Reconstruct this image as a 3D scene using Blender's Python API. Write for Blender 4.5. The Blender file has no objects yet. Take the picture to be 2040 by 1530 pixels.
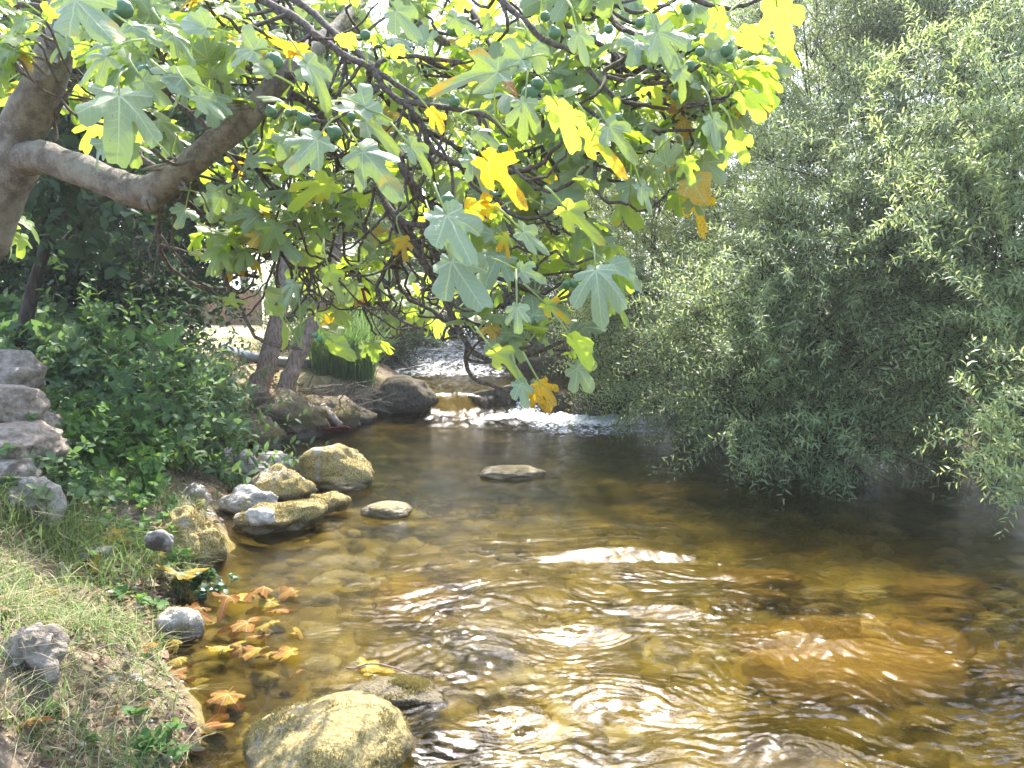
import bpy, math
import numpy as np
from mathutils import Vector, Matrix

rng = np.random.default_rng(11)
scene = bpy.context.scene
COL = scene.collection
RAD = math.radians

# ------------------------------------------------------------------ camera, sky, sun, exposure
F = 1540.0                       # focal length in pixels of a 2040 px wide frame
CAMZ = 1.40
PITCH = math.atan(165.0 / F)
cam_d = bpy.data.cameras.new("camera")
cam_d.sensor_width = 36.0
cam_d.lens = F / 2040.0 * 36.0
cam_d.clip_start = 0.05
cam_d.clip_end = 2000.0
cam = bpy.data.objects.new("camera", cam_d)
COL.objects.link(cam)
cam.location = (0, 0, CAMZ)
cam.rotation_euler = (RAD(90) - PITCH, 0, 0)
scene.camera = cam

SUN_EL, SUN_AZ = RAD(55), RAD(4)          # azimuth measured from +y (straight ahead) towards +x
world = bpy.data.worlds.new("World")
scene.world = world
world.use_nodes = True
wn = world.node_tree
wn.nodes.clear()
sky = wn.nodes.new("ShaderNodeTexSky")
sky.sky_type = 'NISHITA'
sky.sun_disc = False
sky.sun_elevation = SUN_EL
sky.sun_rotation = SUN_AZ
sky.dust_density = 2.5
sky.air_density = 0.9
sky.ozone_density = 0.6
bg = wn.nodes.new("ShaderNodeBackground")
bg.inputs[1].default_value = 0.15
wo = wn.nodes.new("ShaderNodeOutputWorld")
wn.links.new(sky.outputs[0], bg.inputs[0])
wn.links.new(bg.outputs[0], wo.inputs[0])

sun_d = bpy.data.lights.new("sun", 'SUN')
sun_d.energy = 2.5
sun_d.angle = RAD(0.53)
sun_d.color = (1.0, 0.95, 0.87)
sun = bpy.data.objects.new("sun", sun_d)
COL.objects.link(sun)
to_sun = Vector((math.sin(SUN_AZ) * math.cos(SUN_EL), math.cos(SUN_AZ) * math.cos(SUN_EL), math.sin(SUN_EL)))
sun.rotation_euler = to_sun.to_track_quat('Z', 'Y').to_euler()
sun.location = to_sun * 60

scene.view_settings.view_transform = 'Standard'
scene.view_settings.look = 'None'
scene.view_settings.exposure = 2.7
scene.view_settings.gamma = 1.0
scene.render.engine = 'CYCLES'
cy = scene.cycles
cy.max_bounces = 8
cy.diffuse_bounces = 4
cy.glossy_bounces = 3
cy.transmission_bounces = 5
cy.transparent_max_bounces = 8
cy.sample_clamp_indirect = 6.0
cy.caustics_reflective = False
cy.caustics_refractive = False
cy.use_denoising = True

# ------------------------------------------------------------------ helpers: projection, noise, meshes
FWD = np.array([0, math.cos(PITCH), -math.sin(PITCH)])
UPV = np.array([0, math.sin(PITCH), math.cos(PITCH)])
CAM = np.array([0, 0, CAMZ])


def at(px, py, d):
    """A point of the place that lies d metres ahead, seen at this pixel of the 2040x1530 photograph."""
    return CAM + d * (FWD + np.array([1.0, 0, 0]) * ((px - 1020.0) / F) + UPV * ((765.0 - py) / F))


def project(P):
    v = np.asarray(P, float) - CAM
    d = v @ FWD
    return 1020 + F * v[..., 0] / d, 765 - F * (v @ UPV) / d, d


def _hash(ix, iy, iz):
    h = (ix.astype(np.int64) * 374761393 + iy.astype(np.int64) * 668265263 + iz.astype(np.int64) * 2147483647) & 0xFFFFFFFF
    h = ((h ^ (h >> 13)) * 1274126177) & 0xFFFFFFFF
    h = ((h ^ (h >> 16)) * 2246822519) & 0xFFFFFFFF
    return ((h ^ (h >> 15)) & 0xFFFFFF) / float(0xFFFFFF)


def vnoise(x, y, z=0.0):
    x, y, z = np.broadcast_arrays(np.asarray(x, float), np.asarray(y, float), np.asarray(z, float))
    ix, iy, iz = np.floor(x), np.floor(y), np.floor(z)
    fx, fy, fz = x - ix, y - iy, z - iz
    fx, fy, fz = (f * f * f * (f * (f * 6 - 15) + 10) for f in (fx, fy, fz))
    r = 0
    for a in (0, 1):
        for b in (0, 1):
            for c in (0, 1):
                w = (fx if a else 1 - fx) * (fy if b else 1 - fy) * (fz if c else 1 - fz)
                r = r + w * _hash(ix + a, iy + b, iz + c)
    return r * 2 - 1


def fbm(x, y, z=0.0, octv=4, gain=0.5):
    r, a, s = 0, 1.0, 1.0
    for i in range(octv):
        r = r + a * vnoise(np.asarray(x) * s + 17.3 * i, np.asarray(y) * s - 9.1 * i, np.asarray(z) * s + 3.7 * i)
        a *= gain
        s *= 2.03
    return r


def sstep(a, b, x):
    t = np.clip((np.asarray(x, float) - a) / (b - a), 0, 1)
    return t * t * (3 - 2 * t)


def nrm(v):
    return v / np.maximum(np.linalg.norm(v, axis=-1, keepdims=True), 1e-9)


def mesh_data(name, verts, faces, attrs=None, smooth=True, mat=None):
    """verts (N,3); faces: one array or a list of arrays (M,k) of indices; attrs: {name: (N,) or (N,3)} on points"""
    if not isinstance(faces, (list, tuple)):
        faces = [faces]
    faces = [np.asarray(f, np.int32) for f in faces if len(f)]
    me = bpy.data.meshes.new(name)
    verts = np.ascontiguousarray(verts, np.float32)
    me.vertices.add(len(verts))
    me.vertices.foreach_set("co", verts.ravel())
    loops = np.concatenate([f.ravel() for f in faces])
    tot = np.concatenate([np.full(len(f), f.shape[1], np.int32) for f in faces])
    start = np.concatenate([[0], np.cumsum(tot)[:-1]]).astype(np.int32)
    me.loops.add(len(loops))
    me.loops.foreach_set("vertex_index", loops)
    me.polygons.add(len(tot))
    me.polygons.foreach_set("loop_start", start)
    me.polygons.foreach_set("loop_total", tot)
    me.polygons.foreach_set("use_smooth", np.full(len(tot), bool(smooth)))
    me.update(calc_edges=True)
    for k, v in (attrs or {}).items():
        v = np.asarray(v, np.float32)
        if v.ndim == 1:
            a = me.attributes.new(k, 'FLOAT', 'POINT')
            a.data.foreach_set("value", v)
        else:
            a = me.attributes.new(k, 'FLOAT_VECTOR', 'POINT')
            a.data.foreach_set("vector", v.ravel())
    if mat:
        me.materials.append(mat)
    return me


def link(name, data, parent=None, loc=None):
    o = bpy.data.objects.new(name, data)
    COL.objects.link(o)
    if parent:
        o.parent = parent
    if loc is not None:
        o.location = loc
    return o


def tag(o, label=None, cat=None, group=None, kind=None):
    for k, v in (("label", label), ("category", cat), ("group", group), ("kind", kind)):
        if v:
            o[k] = v
    return o


def empty(name, loc, label, cat, group=None):
    o = link(name, None, loc=loc)
    return tag(o, label, cat, group)


class MB:
    """Collects geometry in world space; build() links it as ONE mesh object whose origin is the parent's."""

    def __init__(self):
        self.v, self.f3, self.f4, self.a, self.n = [], [], [], {}, 0

    def add(self, verts, faces, **attrs):
        verts = np.asarray(verts, float)
        faces = faces if isinstance(faces, (list, tuple)) else [faces]
        for f in faces:
            f = np.asarray(f, int)
            if len(f):
                (self.f3 if f.shape[1] == 3 else self.f4).append(f + self.n)
        self.v.append(verts)
        for k, v in attrs.items():
            v = np.asarray(v, float)
            if v.ndim == 0:
                v = np.full(len(verts), float(v))
            self.a.setdefault(k, []).append(v)
        self.n += len(verts)

    def data(self, name, mat, origin=(0, 0, 0), smooth=True):
        fs = [np.concatenate(x) for x in (self.f3, self.f4) if x]
        return mesh_data(name, np.concatenate(self.v) - np.asarray(origin), fs, {k: np.concatenate(v) for k, v in self.a.items()}, smooth, mat)

    def build(self, name, mat, parent=None, smooth=True, origin=None):
        if parent is not None:
            o = link(name, self.data(name, mat, np.array(parent.location), smooth), parent)
        else:
            og = (0, 0, 0) if origin is None else origin
            o = link(name, self.data(name, mat, og, smooth), None, og)
        return o


def catmull(P, n):
    P = np.asarray(P, float)
    Q = np.vstack([2 * P[0] - P[1], P, 2 * P[-1] - P[-2]])
    out = []
    for i in range(len(P) - 1):
        p0, p1, p2, p3 = Q[i:i + 4]
        t = np.linspace(0, 1, n, endpoint=False)[:, None]
        out.append(0.5 * ((2 * p1) + (-p0 + p2) * t + (2 * p0 - 5 * p1 + 4 * p2 - p3) * t ** 2 + (-p0 + 3 * p1 - 3 * p2 + p3) * t ** 3))
    out.append(P[-1:])
    return np.vstack(out)


def tube(P, R, sides=8, knob=0.0, cap=True):
    """a swept tube along the points P with radii R; knob = relative bumpiness of the surface"""
    P = np.asarray(P, float)
    R = np.broadcast_to(np.asarray(R, float), (len(P),))
    T = nrm(np.gradient(P, axis=0))
    a = np.cross(T[0], [0, 0, 1.0])
    if np.linalg.norm(a) < 1e-3:
        a = np.cross(T[0], [1.0, 0, 0])
    a = a / np.linalg.norm(a)
    A = np.zeros_like(P)
    for i in range(len(P)):
        a = a - T[i] * (a @ T[i])
        a = a / max(np.linalg.norm(a), 1e-9)
        A[i] = a
    B = np.cross(T, A)
    th = np.arange(sides) * 2 * math.pi / sides
    ring = A[:, None, :] * np.cos(th)[None, :, None] + B[:, None, :] * np.sin(th)[None, :, None]
    rad = R[:, None] * np.ones((1, sides))
    if knob:
        q = P[:, None, :] + ring * R[:, None, None]
        s = 0.9 / np.maximum(R.mean(), 1e-4)
        rad = rad * (1 + knob * fbm(q[..., 0] * s, q[..., 1] * s, q[..., 2] * s, 3))
    V = (P[:, None, :] + ring * rad[..., None]).reshape(-1, 3)
    i = np.arange(len(P) - 1)[:, None] * sides
    j = np.arange(sides)[None, :]
    j2 = (j + 1) % sides
    Fq = np.stack([i + j, i + j2, i + sides + j2, i + sides + j], -1).reshape(-1, 4)
    F = [Fq]
    if cap:
        n = len(V)
        V = np.vstack([V, P[0], P[-1]])
        k = np.arange(sides)
        k2 = (k + 1) % sides
        b = (len(P) - 1) * sides
        F.append(np.stack([np.full(sides, n), k2, k], -1))
        F.append(np.stack([np.full(sides, n + 1), b + k, b + k2], -1))
    return V, F


# ------------------------------------------------------------------ materials
class NT:
    def __init__(self, name):
        self.m = bpy.data.materials.new(name)
        self.m.use_nodes = True
        self.t = self.m.node_tree
        self.t.nodes.clear()
        self.out = self.t.nodes.new("ShaderNodeOutputMaterial")

    def n(self, typ, **kw):
        x = self.t.nodes.new("ShaderNode" + typ)
        for k, v in kw.items():
            setattr(x, k, v)
        return x

    def l(self, a, b):
        self.t.links.new(a, b)

    def put(self, sock, v):
        if hasattr(v, "is_output") or hasattr(v, "links"):
            self.l(v, sock)
        elif isinstance(v, (tuple, list)) and len(v) == 3 and sock.type == 'RGBA':
            sock.default_value = (*v, 1)
        else:
            sock.default_value = v

    def attr(self, name, out="Fac"):
        x = self.n("Attribute", attribute_name=name)
        return x.outputs[out]

    def math(self, op, a, b=0.0, c=0.0, clamp=False):
        x = self.n("Math", operation=op, use_clamp=clamp)
        self.put(x.inputs[0], a)
        self.put(x.inputs[1], b)
        self.put(x.inputs[2], c)
        return x.outputs[0]

    def mix(self, f, a, b, blend='MIX'):
        x = self.n("Mix", data_type='RGBA', blend_type=blend)
        self.put(x.inputs[0], f)
        self.put(x.inputs[6], a)
        self.put(x.inputs[7], b)
        return x.outputs[2]

    def ramp(self, f, stops, interp='LINEAR'):
        x = self.n("ValToRGB")
        cr = x.color_ramp
        cr.interpolation = interp
        while len(cr.elements) < len(stops):
            cr.elements.new(0.5)
        for e, (p, c) in zip(cr.elements, stops):
            e.position = p
            e.color = (*c, 1) if len(c) == 3 else c
        self.put(x.inputs[0], f)
        return x.outputs[0]

    def mapr(self, f, a, b, c=0.0, d=1.0, smooth=True):
        x = self.n("MapRange", interpolation_type='SMOOTHSTEP' if smooth else 'LINEAR')
        self.put(x.inputs[0], f)
        for i, v in enumerate((a, b, c, d)):
            self.put(x.inputs[i + 1], v)
        return x.outputs[0]

    def pos(self, scale=(1, 1, 1), obj=False):
        if obj:
            p = self.n("TexCoord").outputs["Object"]
        else:
            p = self.n("NewGeometry").outputs["Position"]
        if scale == (1, 1, 1):
            return p
        m = self.n("Mapping")
        m.inputs["Scale"].default_value = scale
        self.l(p, m.inputs[0])
        return m.outputs[0]

    def noise(self, vec, scale, detail=4.0, rough=0.55, dist=0.0, out=0):
        x = self.n("TexNoise")
        self.l(vec, x.inputs["Vector"])
        x.inputs["Scale"].default_value = scale
        x.inputs["Detail"].default_value = detail
        x.inputs["Roughness"].default_value = rough
        x.inputs["Distortion"].default_value = dist
        return x.outputs[out]

    def voro(self, vec, scale, feature='F1', out=0):
        x = self.n("TexVoronoi", feature=feature)
        self.l(vec, x.inputs["Vector"])
        x.inputs["Scale"].default_value = scale
        return x.outputs[out]

    def bump(self, h, strength=0.5, dist=0.01, normal=None):
        x = self.n("Bump")
        x.inputs["Strength"].default_value = strength
        x.inputs["Distance"].default_value = dist
        self.put(x.inputs["Height"], h)
        if normal is not None:
            self.l(normal, x.inputs["Normal"])
        return x.outputs[0]

    def bsdf(self, color, rough=0.8, normal=None, spec=0.3, **kw):
        x = self.n("BsdfPrincipled")
        self.put(x.inputs["Base Color"], color)
        self.put(x.inputs["Roughness"], rough)
        self.put(x.inputs["Specular IOR Level"], spec)
        if normal is not None:
            self.l(normal, x.inputs["Normal"])
        for k, v in kw.items():
            self.put(x.inputs[k.replace("_", " ")], v)
        return x.outputs[0]

    def mixs(self, f, a, b):
        x = self.n("MixShader")
        self.put(x.inputs[0], f)
        self.l(a, x.inputs[1])
        self.l(b, x.inputs[2])
        return x.outputs[0]

    def done(self, s):
        self.l(s, self.out.inputs[0])
        return self.m


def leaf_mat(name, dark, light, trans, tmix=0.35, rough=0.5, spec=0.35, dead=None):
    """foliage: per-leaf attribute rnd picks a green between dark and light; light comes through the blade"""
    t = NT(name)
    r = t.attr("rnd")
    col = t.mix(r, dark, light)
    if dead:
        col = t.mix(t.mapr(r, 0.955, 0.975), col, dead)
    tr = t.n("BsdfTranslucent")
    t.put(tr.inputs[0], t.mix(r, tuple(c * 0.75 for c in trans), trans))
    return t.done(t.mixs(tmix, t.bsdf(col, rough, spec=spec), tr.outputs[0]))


def bark_mat(name, c0, c1, scale=30.0, bump=0.5, lich=None, stretch=(1, 1, 0.25)):
    t = NT(name)
    p = t.pos(obj=True)
    n1 = t.noise(p, scale * 0.25, 5)
    m = t.n("Mapping")
    m.inputs["Scale"].default_value = stretch
    t.l(p, m.inputs[0])
    n2 = t.noise(m.outputs[0], scale, 6, 0.65)
    col = t.mix(t.mapr(n2, 0.35, 0.65), c0, c1)
    if lich:
        col = t.mix(t.math('MULTIPLY', t.mapr(n1, 0.52, 0.66), 0.7), col, lich)
    return t.done(t.bsdf(col, 0.85, t.bump(n2, bump, 0.01), spec=0.2))


M = {}
def fig_bark():
    t = NT("fig_bark")
    p = t.pos(obj=True)
    n0, n1, n2, n3 = t.noise(p, 7, 4), t.noise(p, 26, 6, 0.65), t.noise(p, 120, 5, 0.6), t.noise(t.pos((1, 1, 1), True), 55, 4, 0.6, 2.5)
    col = t.mix(t.mapr(n1, 0.36, 0.64), (0.12, 0.098, 0.08), (0.235, 0.205, 0.165))
    col = t.mix(t.math('MULTIPLY', t.mapr(n0, 0.5, 0.62), 0.55), col, (0.29, 0.275, 0.225))
    col = t.mix(t.math('MULTIPLY', t.mapr(n3, 0.60, 0.68), 0.7), col, (0.07, 0.055, 0.045))
    col = t.mix(t.math('MULTIPLY', t.mapr(n2, 0.58, 0.68), 0.5), col, (0.33, 0.31, 0.27))
    h = t.math('ADD', t.math('MULTIPLY', n2, 0.5), t.math('ADD', n1, t.math('MULTIPLY', n3, -0.7)))
    return t.done(t.bsdf(col, 0.85, t.bump(h, 0.9, 0.012), spec=0.2))


M["fig_bark"] = fig_bark()
M["twig_bark"] = bark_mat("twig_bark", (0.045, 0.035, 0.03), (0.13, 0.105, 0.085), 90, 0.6, None, (1, 1, 1))
M["trunk_bark"] = bark_mat("trunk_bark", (0.17, 0.115, 0.085), (0.38, 0.28, 0.21), 45, 0.9, (0.3, 0.26, 0.2))
M["dark_bark"] = bark_mat("dark_bark", (0.03, 0.024, 0.02), (0.075, 0.06, 0.05), 40, 0.6)
M["stem_green"] = bark_mat("stem_green", (0.10, 0.09, 0.04), (0.18, 0.17, 0.07), 40, 0.2)
M["drift_wood"] = bark_mat("drift_wood", (0.14, 0.11, 0.085), (0.32, 0.27, 0.22), 35, 0.9)
M["willow"] = leaf_mat("willow_leaf", (0.135, 0.195, 0.088), (0.29, 0.37, 0.17), (0.47, 0.58, 0.20), 0.48, 0.45, 0.4)
M["willow_young_sunlit"] = leaf_mat("willow_young_sunlit_leaf", (0.15, 0.22, 0.09), (0.30, 0.38, 0.17), (0.52, 0.63, 0.20), 0.5, 0.42, 0.5)  # paler leaf: young shoots, and sunlight painted into the lit bushes
M["far"] = leaf_mat("far_leaf", (0.11, 0.16, 0.06), (0.22, 0.29, 0.11), (0.45, 0.56, 0.15), 0.5, 0.5, 0.3)
M["shade"] = leaf_mat("shade_leaf", (0.028, 0.052, 0.030), (0.068, 0.108, 0.056), (0.09, 0.17, 0.045), 0.28, 0.6, 0.15)  # dark leaf copy: shade is put into the colour of dim foliage
M["bramble"] = leaf_mat("bramble_leaf", (0.06, 0.108, 0.055), (0.15, 0.225, 0.11), (0.21, 0.37, 0.09), 0.38, 0.6, 0.2)
M["herb"] = leaf_mat("herb_leaf", (0.05, 0.12, 0.035), (0.13, 0.23, 0.07), (0.22, 0.40, 0.06), 0.38, 0.6, 0.2)
M["grass"] = leaf_mat("grass_blade", (0.07, 0.125, 0.032), (0.18, 0.25, 0.08), (0.25, 0.40, 0.08), 0.3, 0.55, 0.3, (0.38, 0.32, 0.19))
M["litter"] = leaf_mat("litter_leaf", (0.085, 0.050, 0.030), (0.34, 0.25, 0.15), (0.20, 0.11, 0.04), 0.15, 0.7, 0.2)
M["ivy"] = leaf_mat("ivy_leaf", (0.02, 0.06, 0.025), (0.05, 0.11, 0.05), (0.08, 0.18, 0.03), 0.25, 0.35, 0.5)


def fig_leaf_mat(name="fig_leaf", k=1.0):
    t = NT(name)

    def kc(*c):
        return tuple(x * k for x in c)
    uv = t.n("Attribute", attribute_name="luv")
    sp = t.n("SeparateXYZ")
    t.l(uv.outputs["Vector"], sp.inputs[0])
    ax = t.math('ABSOLUTE', sp.outputs[0])
    y = sp.outputs[1]
    best = None
    alb = None
    for deg in (0, 47, 98):
        a = RAD(deg)
        along = t.math('ADD', t.math('MULTIPLY', ax, math.sin(a)), t.math('MULTIPLY', y, math.cos(a)))
        perp = t.math('ABSOLUTE', t.math('SUBTRACT', t.math('MULTIPLY', ax, math.cos(a)), t.math('MULTIPLY', y, math.sin(a))))
        perp = t.math('ADD', perp, t.math('MULTIPLY', along, 0.008))
        perp = t.math('ADD', perp, t.math('MULTIPLY', t.math('LESS_THAN', along, 0.0), 1.0))
        if best is None:
            best, alb = perp, along
        else:
            lt = t.math('LESS_THAN', perp, best)
            alb = t.math('ADD', alb, t.math('MULTIPLY', lt, t.math('SUBTRACT', along, alb)))
            best = t.math('MINIMUM', best, perp)
    vein = t.mapr(best, 0.008, 0.026, 1.0, 0.0)
    herring = t.math('SINE', t.math('MULTIPLY', t.math('SUBTRACT', alb, t.math('MULTIPLY', best, 0.75)), 52.0))
    vein2 = t.math('MULTIPLY', t.mapr(herring, 0.88, 0.99), t.mapr(best, 0.28, 0.05))
    vein = t.math('MAXIMUM', vein, t.math('MULTIPLY', vein2, 0.6))
    rnd = t.attr("rnd")
    age = t.attr("age")
    n1 = t.noise(uv.outputs["Vector"], 3.0, 4)
    off = t.n("VectorMath", operation='ADD')
    t.l(uv.outputs["Vector"], off.inputs[0])
    cx = t.n("CombineXYZ")
    t.put(cx.inputs[2], t.math('MULTIPLY', rnd, 40.0))
    t.l(cx.outputs[0], off.inputs[1])
    n1 = t.noise(off.outputs[0], 2.6, 4)
    n2 = t.noise(off.outputs[0], 24, 3)
    side = t.n("TexNoise")
    rr = t.n("VectorMath", operation='LENGTH')
    t.l(uv.outputs["Vector"], rr.inputs[0])
    # how far gone: age, more at the rim and in patches
    a = t.math('ADD', age, t.math('MULTIPLY', t.math('SUBTRACT', n1, 0.5), 0.85))
    a = t.math('ADD', a, t.math('MULTIPLY', t.math('SUBTRACT', rr.outputs["Value"], 0.55), 0.28))
    green = t.mix(rnd, (0.13, 0.185, 0.095), (0.21, 0.27, 0.14))
    green = t.mix(t.attr("thick"), green, (0.19, 0.25, 0.155))  # grey of sky-lit upper sides put into the blade colour
    col = t.mix(t.mapr(a, 0.34, 0.52), green, kc(0.38, 0.26, 0.03))
    col = t.mix(t.mapr(a, 0.74, 0.9), col, kc(0.30, 0.13, 0.035))
    spots = t.math('MAXIMUM', t.math('MULTIPLY', t.mapr(n2, 0.58, 0.64), t.mapr(a, 0.44, 0.66)), t.math('MULTIPLY', t.mapr(n2, 0.69, 0.72), 0.8))
    col = t.mix(spots, col, (0.10, 0.045, 0.02))
    colv = t.mix(t.math('MULTIPLY', vein, 0.7), col, kc(0.40, 0.44, 0.25))
    tg = t.mix(rnd, (0.29, 0.47, 0.02), (0.52, 0.67, 0.05))
    tc = t.mix(t.mapr(a, 0.36, 0.54), tg, kc(0.72, 0.45, 0.018))
    tc = t.mix(t.mapr(a, 0.74, 0.9), tc, (0.40, 0.15, 0.02))
    tc = t.mix(spots, tc, (0.10, 0.04, 0.01))
    tc = t.mix(t.math('MULTIPLY', vein, 0.35), tc, (0.30, 0.36, 0.06))
    tr = t.n("BsdfTranslucent")
    t.l(tc, tr.inputs[0])
    h = t.math('ADD', t.math('MULTIPLY', vein, -0.6), t.math('MULTIPLY', n2, 0.25))
    b = t.bump(h, 0.35, 0.004)
    t.l(b, tr.inputs["Normal"])
    s = t.bsdf(colv, 0.5 if k == 1.0 else 0.8, b, spec=0.3 if k == 1.0 else 0.08)
    return t.done(t.mixs(t.math('SUBTRACT', 0.54, t.math('MULTIPLY', t.attr("thick"), 0.36)), s, tr.outputs[0]))


M["fig_leaf"] = fig_leaf_mat()
M["fallen_leaf"] = fig_leaf_mat("fallen_leaf", 0.62)
tf = NT("fig_skin")
n = tf.noise(tf.pos(obj=True), 60, 3)
M["fig_skin"] = tf.done(tf.bsdf(tf.mix(n, (0.035, 0.10, 0.045), (0.09, 0.18, 0.085)), 0.5, spec=0.35))


def rock_mat(name, stone0, stone1, moss0, moss1, moss_amt, wet=False, dark=None):
    """limestone with moss: moss where the noise says so, thinner on the very top; dark wet band at the waterline (attribute wl)"""
    t = NT(name)
    p = t.pos(obj=True)
    n1 = t.noise(p, 5, 5, 0.6)
    n2 = t.noise(p, 28, 6, 0.65)
    n3 = t.noise(p, 110, 4, 0.6)
    st = t.mix(t.mapr(n2, 0.3, 0.7), stone0, stone1)
    if dark:
        st = t.mix(t.mapr(n1, 0.50, 0.60), st, dark)
    mo = t.mix(t.mapr(n3, 0.35, 0.65), moss0, moss1)
    mo = t.mix(t.mapr(n2, 0.56, 0.72), mo, tuple(c * 0.6 for c in moss0))
    fac = t.math('ADD', t.math('ADD', t.math('MULTIPLY', n1, 0.9), t.math('MULTIPLY', n2, 0.35)), t.attr("moss"))
    f = t.mapr(fac, 1.12 - moss_amt, 1.24 - moss_amt)
    col = t.mix(f, st, mo)
    h = t.math('ADD', t.math('MULTIPLY', n3, 0.45), t.math('ADD', n2, t.math('MULTIPLY', f, 0.35)))
    wl = t.attr("wl")
    wetm = t.mapr(t.math('ADD', wl, t.math('MULTIPLY', t.math('SUBTRACT', n2, 0.5), 0.05)), 0.035, 0.10, 1.0, 0.0)
    col = t.mix(t.math('MULTIPLY', wetm, 0.72), col, (0.035, 0.026, 0.018))
    ro = t.math('SUBTRACT', 0.9, t.math('MULTIPLY', wetm, 0.6))
    return t.done(t.bsdf(col, ro, t.bump(h, 0.9, 0.012), spec=0.3))


LIME0, LIME1 = (0.30, 0.27, 0.23), (0.52, 0.49, 0.44)
OCH0, OCH1 = (0.17, 0.125, 0.035), (0.40, 0.32, 0.145)
M["rock_sand"] = rock_mat("sandy_mossy_rock", (0.28, 0.24, 0.17), (0.46, 0.41, 0.31), (0.22, 0.165, 0.06), (0.38, 0.30, 0.135), 0.60)
M["rock_moss"] = rock_mat("mossy_rock", LIME0, LIME1, OCH0, OCH1, 0.64)
M["rock_half"] = rock_mat("half_mossy_rock", LIME0, LIME1, (0.15, 0.13, 0.04), (0.35, 0.30, 0.11), 0.45)
M["rock_bare"] = rock_mat("bare_rock", (0.17, 0.155, 0.135), (0.34, 0.32, 0.285), (0.07, 0.065, 0.03), (0.16, 0.15, 0.07), 0.1, dark=(0.07, 0.06, 0.05))
M["rock_pale"] = rock_mat("pale_rock", (0.34, 0.31, 0.26), (0.52, 0.48, 0.42), OCH0, OCH1, -0.1)
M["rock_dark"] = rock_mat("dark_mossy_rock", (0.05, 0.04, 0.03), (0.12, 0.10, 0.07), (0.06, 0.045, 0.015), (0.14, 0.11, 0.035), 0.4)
M["rock_amber"] = rock_mat("amber_submerged_rock", (0.20, 0.125, 0.025), (0.40, 0.28, 0.07), (0.16, 0.095, 0.015), (0.36, 0.235, 0.035), 0.4)
M["rock_brown"] = rock_mat("brown_rock", (0.14, 0.115, 0.09), (0.30, 0.255, 0.205), (0.07, 0.075, 0.03), (0.16, 0.165, 0.07), 0.28)
tc_ = NT("cobble")
cp_ = tc_.pos()
cn_ = tc_.noise(cp_, 40, 5, 0.65)
cc_ = tc_.ramp(tc_.attr("rnd"), [(0.0, (0.04, 0.033, 0.014)), (0.3, (0.13, 0.10, 0.028)), (0.6, (0.33, 0.26, 0.06)), (0.85, (0.52, 0.45, 0.17)), (1.0, (0.50, 0.47, 0.33))])
cc_ = tc_.mix(tc_.math('MULTIPLY', tc_.mapr(cn_, 0.48, 0.66), 0.6), cc_, (0.10, 0.075, 0.02))
M["cobble"] = tc_.done(tc_.bsdf(cc_, 0.85, tc_.bump(cn_, 0.6, 0.01), spec=0.2))
M["rock_earth"] = rock_mat("mossy_earth", (0.10, 0.08, 0.05), (0.22, 0.17, 0.11), (0.085, 0.07, 0.022), (0.26, 0.20, 0.075), 0.5)
M["red_root"] = bark_mat("red_root", (0.10, 0.025, 0.02), (0.24, 0.07, 0.05), 40, 0.4)
M["moss"] = leaf_mat("moss_tuft", (0.19, 0.145, 0.045), (0.46, 0.38, 0.15), (0.32, 0.28, 0.08), 0.25, 0.8, 0.1)

# ------------------------------------------------------------------ the lie of the land
_Y = np.array([-30, 0.0, 1.5, 2.3, 2.8, 3.1, 3.5, 4.07, 4.7, 5.4, 6.2, 6.8, 7.4, 8.2, 8.9, 9.5, 10.2, 11.5, 13, 16, 20, 40, 400])
_XL = np.array([-0.6, -0.6, -0.65, -0.98, -1.30, -1.42, -1.50, -1.58, -1.80, -2.0, -2.3, -2.5, -2.62, -2.40, -2.0, -1.5, -1.35, -1.7, -2.2, -2.6, -2.6, -2.6, -2.6])
_XR = np.array([3.6, 3.6, 3.6, 3.6, 3.6, 3.6, 3.6, 3.7, 3.8, 3.9, 3.9, 3.9, 3.8, 3.5, 3.2, 2.6, 2.0, 1.2, 0.6, 0.3, 0.3, 0.3, 0.3])


def xl(y):
    return np.interp(y, _Y, _XL)


def xr(y):
    return np.interp(y, _Y, _XR)


def wlevel(x, y):
    """still level of the stream: flat pool, a 0.27 m step at the rocks, a steeper riffle above"""
    yy = y + 0.35 * fbm(x * 0.9, y * 0.4, 5.0, 2) - 0.12 * np.asarray(x)
    return 0.24 * sstep(9.35, 9.75, yy) + 0.26 * sstep(10.4, 14.5, y) + 0.10 * sstep(14, 30, y)


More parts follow.
